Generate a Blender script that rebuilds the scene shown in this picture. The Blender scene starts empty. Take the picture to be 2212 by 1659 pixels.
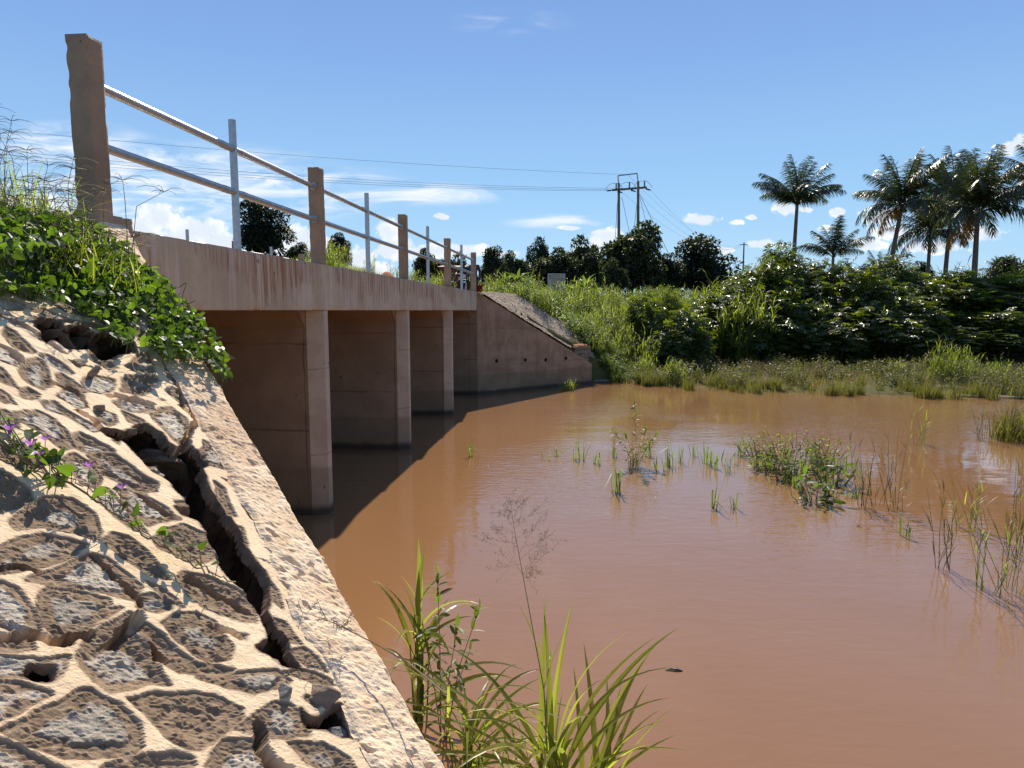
import bpy, math, random
import numpy as np
from mathutils import Vector, Matrix, Quaternion

# ------------------------------------------------------------------ frame of the place
# world: Z up, water level z = 0, the photographer stands at x = y = 0 looking along +Y.
# bridge frame (s, d): s runs along the bridge, d towards the upstream (right) side.
SC = bpy.context.scene
COL = SC.collection
EYE = 2.5
FPX = 1450.0
PITCH = math.atan(159.0 / FPX)
BA = math.radians(5.91)
CA, SA = math.cos(BA), math.sin(BA)

# ------------------------------------------------------------------ camera
cam_d = bpy.data.cameras.new('camera')
cam = bpy.data.objects.new('camera', cam_d)
COL.objects.link(cam)
cam.location = (0, 0, EYE)
cam.rotation_euler = (math.pi / 2 - PITCH, 0, 0)
cam_d.sensor_fit = 'HORIZONTAL'
cam_d.sensor_width = 36.0
cam_d.lens = 36.0 * FPX / 2212.0
cam_d.clip_start = 0.05
cam_d.clip_end = 3000
SC.camera = cam

# ------------------------------------------------------------------ sun
SUN_EL = math.radians(41.0)
SUN_DIR = Vector((0.012 * 1.0, 0.7546, 0.6561)).normalized()      # direction towards the sun
sun_d = bpy.data.lights.new('sun', 'SUN')
sun_d.energy = 5.0
sun_d.angle = math.radians(0.53)
sun_d.color = (1.0, 0.91, 0.77)
sun = bpy.data.objects.new('sun', sun_d)
COL.objects.link(sun)
sun.rotation_mode = 'QUATERNION'
sun.rotation_quaternion = SUN_DIR.to_track_quat('Z', 'Y')
sun.location = (0, 30, 40)

# ------------------------------------------------------------------ sky with clouds
W = bpy.data.worlds.new('World')
SC.world = W
W.use_nodes = True
SKY_STRENGTH = 0.074
SKY_RAMP = [(0.0, (4.3, 6.6, 8.6)), (.16, (3.1, 5.6, 8.5)), (.45, (2.2, 4.0, 7.6)), (1.0, (1.2, 2.4, 5.6))]

def world_nodes():
    nt = W.node_tree
    N, L = nt.nodes, nt.links
    for n in list(N): N.remove(n)
    out = N.new('ShaderNodeOutputWorld'); bg = N.new('ShaderNodeBackground')
    L.new(bg.outputs[0], out.inputs[0])
    bg.inputs['Strength'].default_value = SKY_STRENGTH
    sky = N.new('ShaderNodeTexSky'); sky.sky_type = 'NISHITA'
    sky.sun_disc = False
    sky.sun_elevation = SUN_EL
    sky.sun_rotation = math.atan2(SUN_DIR.x, SUN_DIR.y)
    sky.altitude = 900; sky.air_density = 1.0; sky.dust_density = 0.1; sky.ozone_density = 2.2
    def math_(op, a, b=None, c=None, clamp=False):
        n = N.new('ShaderNodeMath'); n.operation = op; n.use_clamp = clamp
        for i, v in enumerate((a, b, c)):
            if v is None: continue
            if isinstance(v, (int, float)): n.inputs[i].default_value = v
            else: L.new(v, n.inputs[i])
        return n.outputs[0]
    def vmath(op, a, b=None):
        n = N.new('ShaderNodeVectorMath'); n.operation = op
        for i, v in enumerate((a, b)):
            if v is None: continue
            if isinstance(v, tuple): n.inputs[i].default_value = v
            else: L.new(v, n.inputs[i])
        return n.outputs['Value'] if op == 'LENGTH' else n.outputs[0]
    def noise(vec, scale, detail, rough=0.55, dist=0.0):
        n = N.new('ShaderNodeTexNoise'); L.new(vec, n.inputs['Vector'])
        n.inputs['Scale'].default_value = scale; n.inputs['Detail'].default_value = detail
        n.inputs['Roughness'].default_value = rough; n.inputs['Distortion'].default_value = dist
        return n
    def smooth(v, lo, hi):
        n = N.new('ShaderNodeMapRange'); n.interpolation_type = 'SMOOTHSTEP'
        L.new(v, n.inputs[0]); n.inputs[1].default_value = lo; n.inputs[2].default_value = hi
        return n.outputs[0]
    tc = N.new('ShaderNodeTexCoord')
    sep = N.new('ShaderNodeSeparateXYZ'); L.new(tc.outputs['Generated'], sep.inputs[0])
    yy = math_('MAXIMUM', sep.outputs[1], 0.02)
    U = math_('DIVIDE', sep.outputs[0], yy); V = math_('DIVIDE', sep.outputs[2], yy)
    front = smooth(sep.outputs[1], 0.25, 0.4)
    comb = N.new('ShaderNodeCombineXYZ'); L.new(U, comb.inputs[0]); L.new(V, comb.inputs[1])
    P = comb.outputs[0]
    cp, sp = math.cos(PITCH), math.sin(PITCH)
    def sky_pt(x, y):
        v = (829.5 - y) / FPX; u = (x - 1106) / FPX
        den = cp + v * sp
        return u / den, (-sp + v * cp) / den
    warp = noise(P, 9.0, 3, 0.6)
    wv = vmath('SUBTRACT', warp.outputs['Color'], (0.5, 0.5, 0.5))
    wv2 = vmath('MULTIPLY', wv, (0.03, 0.022, 0.0))
    Pw = vmath('ADD', P, wv2)
    def field(vec, blobs):
        acc = None
        for (x, y, rx, ry) in blobs:
            c = sky_pt(x, y)
            dv = vmath('MULTIPLY', vmath('SUBTRACT', vec, (c[0], c[1], 0.0)), (FPX / rx, FPX / ry, 0.0))
            ln = math_('SUBTRACT', 1.0, vmath('LENGTH', dv))
            acc = ln if acc is None else math_('MAXIMUM', acc, ln)
        return acc
    # cumulus banks and puffs low over the horizon
    cum = [(60, 450, 90, 34), (130, 470, 80, 26), (345, 470, 70, 34), (420, 495, 80, 36), (300, 500, 60, 40), (480, 520, 70, 26), (380, 520, 90, 40),
           (640, 515, 60, 32), (700, 540, 70, 34), (590, 545, 60, 30), (770, 555, 60, 28), (838, 498, 42, 30), (855, 535, 60, 34),
           (940, 545, 170, 20), (800, 585, 90, 30), (1080, 548, 60, 10), (950, 470, 22, 9),
           (1310, 515, 50, 24), (1285, 540, 60, 20), (1340, 540, 50, 18),
           (1515, 476, 42, 16), (1590, 483, 20, 9), (1625, 471, 24, 8), (1700, 455, 34, 17), (1735, 456, 24, 10), (1808, 458, 26, 13),
           (1790, 495, 26, 9), (1900, 468, 70, 22), (1930, 500, 60, 26), (1880, 530, 50, 18), (2180, 318, 34, 22), (2210, 305, 30, 26),
           (2100, 500, 90, 22), (1650, 530, 40, 14), (2020, 535, 80, 16), (60, 480, 70, 30), (1560, 540, 40, 8), (1230, 494, 30, 5)]
    f1 = field(Pw, cum)
    n1 = noise(P, 38.0, 6, 0.62)
    d1 = math_('ADD', f1, math_('MULTIPLY', math_('SUBTRACT', n1.outputs['Fac'], 0.5), 1.9))
    m1 = smooth(d1, 0.12, 0.48)
    # thin cirrus
    cir = [(150, 430, 460, 110), (330, 370, 460, 75), (140, 305, 220, 50), (560, 430, 340, 60), (900, 420, 260, 30), (620, 390, 300, 40),
           (1230, 480, 170, 20), (300, 420, 260, 50)]
    f2 = field(P, cir)
    mp = N.new('ShaderNodeMapping'); L.new(P, mp.inputs[0])
    mp.inputs['Rotation'].default_value = (0, 0, math.radians(12)); mp.inputs['Scale'].default_value = (3.2, 17.0, 1.0)
    n2 = noise(mp.outputs[0], 2.4, 7, 0.62, 1.2)
    d2 = math_('MULTIPLY', smooth(f2, 0.0, 0.8), smooth(n2.outputs['Fac'], 0.36, 0.66))
    wisp = math_('MULTIPLY', smooth(field(P, [(1100, 48, 150, 34)]), 0.0, 1.0), math_('MULTIPLY', smooth(n2.outputs['Fac'], .42, .75), .4))
    m2 = math_('MAXIMUM', math_('MULTIPLY', d2, 0.95), wisp)
    n3 = noise(Pw, 26.0, 4, 0.6)
    shade = smooth(math_('ADD', math_('MULTIPLY', f1, -0.35), n3.outputs['Fac']), 0.22, 0.62)
    cc = N.new('ShaderNodeMixRGB'); L.new(shade, cc.inputs[0])
    cc.inputs[1].default_value = (7.2, 7.9, 8.8, 1); cc.inputs[2].default_value = (10.5, 10.6, 10.6, 1)
    hsv = N.new('ShaderNodeHueSaturation'); L.new(sky.outputs[0], hsv.inputs['Color'])
    hsv.inputs['Saturation'].default_value = 1.0; hsv.inputs['Value'].default_value = 1.0
    # the clear tropical blue of the day, deeper overhead
    gr = N.new('ShaderNodeValToRGB'); L.new(smooth(sep.outputs[2], -.05, .75), gr.inputs[0])
    els = gr.color_ramp.elements
    while len(els) < 4: els.new(.5)
    for el, (p_, c_) in zip(els, SKY_RAMP): el.position = p_; el.color = (*c_, 1)
    blue = N.new('ShaderNodeMixRGB'); blue.inputs[0].default_value = .85
    L.new(hsv.outputs[0], blue.inputs[1]); L.new(gr.outputs[0], blue.inputs[2])
    mx = N.new('ShaderNodeMixRGB'); L.new(math_('MULTIPLY', m2, front), mx.inputs[0])
    L.new(blue.outputs[0], mx.inputs[1]); mx.inputs[2].default_value = (8.6, 9.0, 9.6, 1)
    mx2 = N.new('ShaderNodeMixRGB'); L.new(math_('MULTIPLY', m1, front), mx2.inputs[0])
    L.new(mx.outputs[0], mx2.inputs[1]); L.new(cc.outputs[0], mx2.inputs[2])
    L.new(mx2.outputs[0], bg.inputs['Color'])
world_nodes()

SC.view_settings.view_transform = 'Standard'
SC.view_settings.look = 'None'
SC.view_settings.exposure = 0.60
SC.view_settings.gamma = 1.0
SC.view_settings.use_curve_mapping = False
SC.render.engine = 'CYCLES'
SC.cycles.max_bounces = 8
SC.cycles.transparent_max_bounces = 8
SC.cycles.caustics_reflective = False
SC.cycles.caustics_refractive = False
try:
    SC.cycles.use_denoising = True
except Exception:
    pass

# ------------------------------------------------------------------ small tools
def B(s, d, z=0.0):
    """bridge frame -> world"""
    return Vector((s * SA + d * CA, s * CA - d * SA, z))

def ray(x, y):
    u = (x - 1106) / FPX; v = (829.5 - y) / FPX
    return Vector((u, math.cos(PITCH) + v * math.sin(PITCH), -math.sin(PITCH) + v * math.cos(PITCH)))

def at(x, y, Y):
    """the point of the place seen at (x, y) of the 2212 px wide photograph, Y metres ahead"""
    r = ray(x, y); t = Y / r.y
    return Vector((r.x * t, Y, EYE + r.z * t))

def on_z(x, y, z=0.0):
    r = ray(x, y); t = (z - EYE) / r.z
    return Vector((r.x * t, r.y * t, z))

BROT = Matrix.Rotation(math.pi / 2 - BA, 4, 'Z')          # local X = s, Y = -d

def tag(o, label=None, cat=None, group=None, kind=None):
    if label: o['label'] = label
    if cat: o['category'] = cat
    if group: o['group'] = group
    if kind: o['kind'] = kind
    return o

def empty(name, loc=(0, 0, 0), rotz=0.0):
    o = bpy.data.objects.new(name, None)
    o.empty_display_size = 0.2
    COL.objects.link(o)
    o.location = loc; o.rotation_euler = (0, 0, rotz)
    return o

class MB:
    """collects vertices and faces (numpy) and links them as one mesh object"""
    def __init__(self):
        self.V = []; self.F = {}; self.n = 0; self.A = {}
    def add(self, V, F, mi=0):
        V = np.asarray(V, dtype=np.float64).reshape(-1, 3); F = np.asarray(F, dtype=np.int64)
        self.V.append(V)
        k = (F.shape[1], mi)
        self.F.setdefault(k, []).append(F + self.n)
        self.n += len(V)
        return self
    def poly(self, V, mi=0):
        return self.add(V, [list(range(len(V)))], mi)
    def box(self, c, h, R=None, mi=0, taper=1.0):
        c = np.array(c, float); h = np.array(h, float)
        s = np.array([[-1,-1,-1],[1,-1,-1],[1,1,-1],[-1,1,-1],[-1,-1,1],[1,-1,1],[1,1,1],[-1,1,1]], float)
        v = s * h
        v[4:, :2] *= taper
        if R is not None: v = v @ np.array(R).T
        return self.add(v + c, [[0,3,2,1],[4,5,6,7],[0,1,5,4],[1,2,6,5],[2,3,7,6],[3,0,4,7]], mi)
    def tube(self, pts, rad, sides=8, mi=0, caps=True):
        P = np.array([tuple(p) for p in pts], float); n = len(P)
        r = np.broadcast_to(np.array(rad, float), (n,))
        T = np.gradient(P, axis=0); T /= np.linalg.norm(T, axis=1)[:, None] + 1e-12
        ref = np.array([0, 0, 1.0]) if abs(T[0, 2]) < 0.9 else np.array([1.0, 0, 0])
        X = np.cross(T[0], ref); X /= np.linalg.norm(X)
        a = np.linspace(0, 2 * np.pi, sides, endpoint=False)
        V = []
        for i in range(n):
            X = X - T[i] * np.dot(X, T[i]); X /= np.linalg.norm(X) + 1e-12
            Y = np.cross(T[i], X)
            V.append(P[i] + r[i] * (np.cos(a)[:, None] * X + np.sin(a)[:, None] * Y))
        V = np.concatenate(V)
        i = np.arange(n - 1)[:, None] * sides; j = np.arange(sides)[None]; j2 = (j + 1) % sides
        F = np.stack([i + j, i + j2, i + sides + j2, i + sides + j], -1).reshape(-1, 4)
        base = self.n
        self.add(V, F, mi)
        if caps:
            self.F.setdefault((sides, mi), []).append(np.array([np.arange(sides)[::-1] + base, np.arange(sides) + base + (n - 1) * sides]))
        return self
    def build(self, name, mat, parent=None, smooth=False, loc=None):
        me = bpy.data.meshes.new(name)
        mats = mat if isinstance(mat, (list, tuple)) else [mat]
        for m in mats: me.materials.append(m)
        if self.V:
            V = np.concatenate(self.V)
            lt, ls, mi, off = [], [], [], 0
            for (k, m), fl in self.F.items():
                f = np.concatenate(fl)
                lt.append(f.ravel()); ls.append(off + np.arange(len(f)) * k); off += f.size
                mi.append(np.full(len(f), m))
            lt = np.concatenate(lt); ls = np.concatenate(ls); mi = np.concatenate(mi)
            me.vertices.add(len(V)); me.vertices.foreach_set('co', V.ravel().astype(np.float32))
            me.loops.add(len(lt)); me.loops.foreach_set('vertex_index', lt.astype(np.int32))
            me.polygons.add(len(ls)); me.polygons.foreach_set('loop_start', ls.astype(np.int32))
            me.polygons.foreach_set('material_index', mi.astype(np.int32))
            me.update(calc_edges=True)
            me.polygons.foreach_set('use_smooth', np.full(len(ls), bool(smooth)))
            for k, a in self.A.items():
                at_ = me.attributes.new(k, 'FLOAT', 'POINT'); at_.data.foreach_set('value', np.asarray(a, np.float32))
            me.validate()
        o = bpy.data.objects.new(name, me)
        COL.objects.link(o)
        if parent: o.parent = parent
        if loc is not None: o.location = loc
        return o

def copy_tree(o, parent=None):
    c = o.copy(); COL.objects.link(c)
    if parent: c.parent = parent
    for ch in o.children: copy_tree(ch, c)
    return c

# value noise (numpy)
def _hash(ix, iy, iz, seed):
    h = (ix.astype(np.int64) * 374761393 + iy.astype(np.int64) * 668265263 + iz.astype(np.int64) * 2147483647 + seed * 1274126177) & 0xffffffff
    h = ((h ^ (h >> 13)) * 1274126177) & 0xffffffff
    h = ((h ^ (h >> 16)) * 2246822519) & 0xffffffff
    return ((h ^ (h >> 15)) & 0xffffff) / float(0xffffff)
def vnoise(x, y, z=None, seed=0):
    x = np.asarray(x, float); y = np.asarray(y, float)
    z = np.zeros_like(x) if z is None else np.asarray(z, float)
    ix, iy, iz = np.floor(x), np.floor(y), np.floor(z)
    fx, fy, fz = x - ix, y - iy, z - iz
    u, v, w = (f * f * (3 - 2 * f) for f in (fx, fy, fz))
    r = 0
    for a in (0, 1):
        for b in (0, 1):
            for c in (0, 1):
                r = r + _hash(ix + a, iy + b, iz + c, seed) * (u if a else 1 - u) * (v if b else 1 - v) * (w if c else 1 - w)
    return r
def fbm(x, y, z=None, octaves=4, seed=0, gain=0.5):
    t = 0; a = 1.0; s = 0; f = 1.0
    for o in range(octaves):
        t = t + a * vnoise(np.asarray(x) * f, np.asarray(y) * f, None if z is None else np.asarray(z) * f, seed + 17 * o); s += a; a *= gain; f *= 2.03
    return t / s
def sstep(a, b, x):
    t = np.clip((np.asarray(x, float) - a) / (b - a), 0, 1)
    return t * t * (3 - 2 * t)

# ------------------------------------------------------------------ materials
class NT:
    def __init__(self, name):
        self.m = bpy.data.materials.new(name); self.m.use_nodes = True
        self.t = self.m.node_tree; self.N = self.t.nodes; self.L = self.t.links
        self.bsdf = self.N['Principled BSDF']; self.out = self.N['Material Output']
    def inp(self, sock, v):
        if v is None: return
        if isinstance(v, bpy.types.NodeSocket): self.L.new(v, sock)
        elif isinstance(v, tuple) and len(v) == 3 and sock.type == 'RGBA': sock.default_value = (*v, 1)
        else: sock.default_value = v
    def coord(self, which='Object', scale=(1, 1, 1), rot=(0, 0, 0)):
        tc = self.N.new('ShaderNodeTexCoord'); mp = self.N.new('ShaderNodeMapping')
        self.L.new(tc.outputs[which], mp.inputs[0]); mp.inputs['Scale'].default_value = scale; mp.inputs['Rotation'].default_value = rot
        return mp.outputs[0]
    def noise(self, vec, scale=5., detail=4., rough=.55, dist=0.):
        n = self.N.new('ShaderNodeTexNoise'); self.inp(n.inputs['Vector'], vec)
        n.inputs['Scale'].default_value = scale; n.inputs['Detail'].default_value = detail
        n.inputs['Roughness'].default_value = rough; n.inputs['Distortion'].default_value = dist
        return n.outputs['Fac']
    def voro(self, vec, scale, feature='F1', out='Distance'):
        n = self.N.new('ShaderNodeTexVoronoi'); n.feature = feature; self.inp(n.inputs['Vector'], vec); n.inputs['Scale'].default_value = scale
        return n.outputs[out]
    def math(self, op, a, b=None, clamp=False):
        n = self.N.new('ShaderNodeMath'); n.operation = op; n.use_clamp = clamp
        self.inp(n.inputs[0], a); self.inp(n.inputs[1], b)
        return n.outputs[0]
    def ss(self, v, lo, hi, a=0., b=1.):
        n = self.N.new('ShaderNodeMapRange'); n.interpolation_type = 'SMOOTHSTEP'
        self.inp(n.inputs[0], v); n.inputs[1].default_value = lo; n.inputs[2].default_value = hi; n.inputs[3].default_value = a; n.inputs[4].default_value = b
        return n.outputs[0]
    def mix(self, f, a, b, mode='MIX'):
        n = self.N.new('ShaderNodeMixRGB'); n.blend_type = mode
        self.inp(n.inputs[0], f); self.inp(n.inputs[1], a); self.inp(n.inputs[2], b)
        return n.outputs[0]
    def ramp(self, f, stops):
        n = self.N.new('ShaderNodeValToRGB'); self.inp(n.inputs[0], f)
        e = n.color_ramp.elements
        while len(e) < len(stops): e.new(0.5)
        for el, (p, c) in zip(e, stops): el.position = p; el.color = (*c, 1)
        return n.outputs[0]
    def attr(self, name):
        n = self.N.new('ShaderNodeAttribute'); n.attribute_name = name
        return n.outputs['Fac']
    def sep(self, vec):
        n = self.N.new('ShaderNodeSeparateXYZ'); self.inp(n.inputs[0], vec); return n.outputs
    def bump(self, h, strength=.5, dist=.01, normal=None):
        n = self.N.new('ShaderNodeBump'); self.inp(n.inputs['Height'], h); n.inputs['Strength'].default_value = strength; n.inputs['Distance'].default_value = dist
        if normal is not None: self.L.new(normal, n.inputs['Normal'])
        return n.outputs[0]
    def done(self, color=None, rough=None, normal=None, spec=None, metal=None):
        b = self.bsdf
        self.inp(b.inputs['Base Color'], color); self.inp(b.inputs['Roughness'], rough)
        if normal is not None: self.L.new(normal, b.inputs['Normal'])
        if spec is not None: b.inputs['Specular IOR Level'].default_value = spec
        if metal is not None: b.inputs['Metallic'].default_value = metal
        return self.m

def concrete_mat(name, base, dark, stain=(.20, .085, .045), streak=0.0, lines=None, waterline=False, rough_surface=False):
    n = NT(name)
    P = n.coord('Object')
    blot = n.noise(P, 2.2, 6, .62)
    fine = n.noise(P, 28, 5, .6)
    col = n.mix(n.ss(blot, .36, .66), dark, base)
    col = n.mix(n.math('MULTIPLY', n.ss(fine, .52, .72), .35), col, tuple(c * .62 for c in base))
    X = n.sep(P)
    # dribbles of laterite running down the face
    if streak > 0:
        Ps = n.coord('Object', (16, 16, .55))
        st = n.noise(Ps, 1.6, 5, .62)
        big = n.noise(n.coord('Object', (.45, .45, .6)), 1.9, 4, .6)
        top = n.ss(X[2], 2.45, 3.0)
        k = n.math('MULTIPLY', n.ss(st, .44, .60), n.ss(n.math('ADD', big, n.math('MULTIPLY', top, .16)), .56, .70))
        col = n.mix(n.math('MULTIPLY', k, streak, True), col, stain)
        st2 = n.noise(n.coord('Object', (30, 30, .5)), 1.5, 3, .6)
        col = n.mix(n.math('MULTIPLY', n.ss(st2, .56, .68), .30), col, tuple(c * .45 for c in base))
        st3 = n.noise(n.coord('Object', (9, 9, .4), (0, 0, .7)), 1.3, 3, .6)
        col = n.mix(n.math('MULTIPLY', n.ss(st3, .50, .66), .38 if streak > .6 else .08), col, (.66, .57, .50))
    big2 = n.noise(P, .9, 3, .6)
    col = n.mix(n.math('MULTIPLY', n.ss(big2, .55, .75), .28), col, tuple(.5 * a + .5 * b for a, b in zip(stain, dark)))
    spot = n.noise(P, 11, 3, .5)
    gate = n.noise(P, 1.1, 2, .5)
    col = n.mix(n.math('MULTIPLY', n.math('MULTIPLY', n.ss(spot, .66, .70), n.ss(gate, .5, .62)), .8), col, tuple(c * .3 for c in base))
    hgt = n.math('ADD', n.math('MULTIPLY', fine, .5), n.math('MULTIPLY', blot, .5))
    if lines:
        wob = n.math('MULTIPLY', n.math('SUBTRACT', n.noise(P, 3, 3), .5), .05)
        for (ax, period, off, w) in lines:
            v = n.math('ADD', n.math('ADD', X[ax], off), wob)
            fr = n.math('ABSOLUTE', n.math('SUBTRACT', n.math('FRACT', n.math('DIVIDE', v, period)), .5))
            ln = n.ss(fr, .5 - w / period, .5)
            gap = n.ss(n.noise(P, 2.0, 3), .35, .55)
            col = n.mix(n.math('MULTIPLY', n.math('MULTIPLY', ln, gap), .75), col, tuple(c * .35 for c in base))
            hgt = n.math('SUBTRACT', hgt, n.math('MULTIPLY', ln, .6))
    if waterline:
        wl = n.math('ADD', X[2], n.math('MULTIPLY', n.math('SUBTRACT', n.noise(P, 2.5, 4), .5), .10))
        col = n.mix(n.ss(wl, .62, .56, 0, .45), col, (.17, .115, .065))
        col = n.mix(n.ss(wl, .16, .05, 0, .9), col, (.045, .032, .024))
    hole = n.voro(P, 9)
    hm = n.math('MULTIPLY', n.ss(hole, .085, .05), n.ss(n.noise(P, 2.7, 2), .5, .6))
    col = n.mix(hm, col, tuple(c * .28 for c in base))
    hgt = n.math('SUBTRACT', hgt, hm)
    nrm = n.bump(hgt, .55, .012 if not rough_surface else .02)
    return n.done(col, .88, nrm, .25)

def leaf_mat(name, base, trans=None, tf=.45, rough=.42, spec=.5, var=.35, vary2=None, objvar=.25):
    n = NT(name)
    g = n.N.new('ShaderNodeNewGeometry'); r = g.outputs['Random Per Island']
    oi = n.N.new('ShaderNodeObjectInfo').outputs['Random']
    k = n.math('ADD', n.math('ADD', n.math('MULTIPLY', r, 2 * var), 1 - var - objvar * .5), n.math('MULTIPLY', oi, objvar))
    cb = n.mix(n.math('MULTIPLY', n.ss(r, .55, 1.0), .8 if vary2 else 0.0), base, vary2 or base)
    c1 = n.mix(1.0, cb, k, 'MULTIPLY')
    tr = n.N.new('ShaderNodeBsdfTranslucent')
    ct = n.mix(1.0, trans or tuple(min(1, 2.2 * c) for c in base), k, 'MULTIPLY')
    n.L.new(ct, tr.inputs['Color'])
    n.done(c1, rough, None, spec)
    mx = n.N.new('ShaderNodeMixShader'); mx.inputs[0].default_value = tf
    n.L.new(n.bsdf.outputs[0], mx.inputs[1]); n.L.new(tr.outputs[0], mx.inputs[2]); n.L.new(mx.outputs[0], n.out.inputs[0])
    return n.m

def plain_mat(name, col, rough=.6, metal=0., noise=0.25, scale=12., spec=.4):
    n = NT(name); P = n.coord('Object')
    f = n.noise(P, scale, 5, .6)
    c = n.mix(n.ss(f, .3, .7), tuple(c * (1 - noise) for c in col), tuple(min(1, c * (1 + noise)) for c in col))
    return n.done(c, rough, None if metal > .5 else n.bump(f, .15, .01), spec, metal)

M = {}
M['girder'] = concrete_mat('girder_concrete', (.54, .425, .285), (.45, .345, .225), (.26, .085, .032), streak=.8, lines=[(0, 1.93, .1, .012)])
M['barrel_shaded'] = concrete_mat('barrel_concrete_shaded', (.31, .205, .13), (.25, .165, .105), (.19, .09, .05), lines=[(2, 1.05, .0, .02), (1, 1.22, .35, .016)], waterline=True)  # pier concrete in a darker copy: shade under the deck put into the colour
M['pier'] = concrete_mat('pier_concrete_lit', (.52, .41, .30), (.42, .315, .225), (.24, .12, .07), lines=[(2, 1.05, .3, .012)], waterline=True)  # lighter copy for the nose faces: open daylight put into the colour
M['wing'] = concrete_mat('wing_concrete', (.37, .245, .15), (.26, .16, .095), (.20, .07, .035), streak=.5, lines=[(2, 1.1, .25, .012), (0, 1.22, .1, .012)], waterline=True)
M['post'] = concrete_mat('post_concrete', (.38, .27, .17), (.28, .195, .125), (.23, .095, .045), rough_surface=True)
M['deck'] = concrete_mat('deck_concrete', (.36, .27, .2), (.26, .19, .14), (.2, .09, .05))
M['steel'] = plain_mat('galvanised_steel', (.40, .40, .40), .38, .75, .12, 30)
M['bark'] = plain_mat('bark', (.16, .12, .085), .9, 0, .35, 8)
M['pole_wood'] = plain_mat('pole_wood', (.20, .155, .10), .85, 0, .25, 4)
M['palm_trunk'] = plain_mat('palm_trunk', (.15, .12, .09), .9, 0, .3, 6)
M['wire'] = plain_mat('wire', (.22, .22, .23), .45, .6, .05)
M['dark_metal'] = plain_mat('dark_metal', (.06, .065, .07), .4, .6, .1)
M['stem'] = plain_mat('green_stem', (.10, .14, .035), .6, 0, .3, 20)
M['dry_stem'] = plain_mat('dry_stem', (.20, .15, .075), .7, 0, .3, 20)
M['red_stem'] = plain_mat('reddish_stem', (.10, .055, .03), .6, 0, .3, 20)
# ------------------------------------------------------------------ terrain
def far_waterline(x):
    return np.interp(x, [-80, -14, -9, 1.5, 2.6, 4, 5.5, 8, 15, 25, 40, 120], [21, 20.5, 21, 23.2, 23.6, 23.2, 21.6, 20.4, 18.9, 17.3, 16, 14])
def marsh_width(x):
    return np.interp(x, [-10, 2.4, 4, 6, 8, 15, 40], [.3, .5, 1.5, 5.5, 9.0, 11.5, 12])
def zground(x, y):
    x = np.asarray(x, float); y = np.asarray(y, float)
    s = x * SA + y * CA; d = x * CA - y * SA
    e = y - far_waterline(x); m = marsh_width(x)
    far = -0.9 + 0.92 * sstep(-1.6, .25, e) + .0 * sstep(.2, 1.5, e) + 2.55 * sstep(0, 7.5, e - m) + .4 * sstep(12, 40, e - m)
    far = far + 3.1 * sstep(-3, -15, x) * sstep(27, 50, y)
    far = far - 0.6 * sstep(60, 200, y)
    far = np.where(e > -2.5, far, -1.2)
    far = np.where((d > -3.2) & (s - 19.66 - (d + 3.07) < .2) & (d < .8), np.minimum(far, -1.0), far)
    w = d + 3.07
    slope = 3.03 - .64 * np.maximum(0, w) - .5 * np.maximum(0, -8.6 - d)
    slope = np.where((s > 15) & (w > 0), np.minimum(3.0, slope + .2 * np.clip(s - 19.72 - w, 0, 3)), slope)
    on_far = sstep(.2, .45, s - (19.72 + np.maximum(0, w) + np.maximum(0, -8.6 - d)))
    z = np.maximum(far, np.where(on_far > 0, slope * on_far - 1.2 * (1 - on_far), -1.2) - .05)
    z = np.where(d < -3.07, np.where(s > 19.7, np.maximum(z, slope - .02), z), z)
    near = (s < 4.2 - np.maximum(0, w) * 1.0) & (d < 3.5) | (s < 4.2) & (d <= -3.07)
    nz = np.where((d > -2.85) & (d < .8) & (s > .1), slope - .50, slope - .04)
    nz = np.where((d > -2.9) & (s > 4.2 - np.maximum(0, w) - .35), slope - .9, nz)
    z = np.where(near, np.maximum(nz, -1.2), z)
    return z

def ground_mat():
    n = NT('ground_soil')
    P = n.coord('Object')
    a = n.noise(P, .35, 5, .6); b = n.noise(P, 3.0, 6, .65); c = n.noise(P, 22, 4, .6)
    col = n.ramp(a, [(.3, (.16, .085, .04)), (.5, (.10, .085, .03)), (.65, (.055, .075, .018))])
    col = n.mix(n.ss(b, .4, .7), col, (.06, .062, .02))
    col = n.mix(n.math('MULTIPLY', n.ss(c, .5, .7), .5), col, (.03, .028, .012))
    return n.done(col, .95, n.bump(n.math('ADD', b, n.math('MULTIPLY', c, .3)), .6, .05), .1)
M['ground'] = ground_mat()

def build_ground():
    xs = np.concatenate([np.linspace(-400, -60, 12), np.linspace(-55, -12, 44), np.arange(-11.5, 18, .3), np.linspace(18.5, 60, 60), np.linspace(70, 500, 14)])
    ys = np.concatenate([np.linspace(-60, -6, 12), np.arange(-5, 40, .3), np.linspace(41, 90, 50), np.linspace(100, 900, 16)])
    X, Y = np.meshgrid(xs, ys)
    Z = zground(X, Y)
    bump = (fbm(X * .7, Y * .7, octaves=4, seed=5) - .5)
    e = Y - far_waterline(X)
    Z = Z + np.where(Z > -.3, bump * .22 * sstep(0, 2, e), 0) + np.where((e > 0) & (e < 12) & (X > 2.5), (fbm(X * 1.6, Y * 1.6, seed=9) - .5) * .16, 0)
    V = np.stack([X, Y, Z], -1).reshape(-1, 3)
    nx, ny = len(xs), len(ys)
    i = np.arange(ny - 1)[:, None] * nx + np.arange(nx - 1)[None]
    F = np.stack([i, i + 1, i + nx + 1, i + nx], -1).reshape(-1, 4)
    b = MB(); b.add(V, F)
    o = b.build('ground', M['ground'], smooth=True)
    tag(o, 'grassy laterite banks of the river and the land beyond', 'ground', kind='structure')
build_ground()

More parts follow.
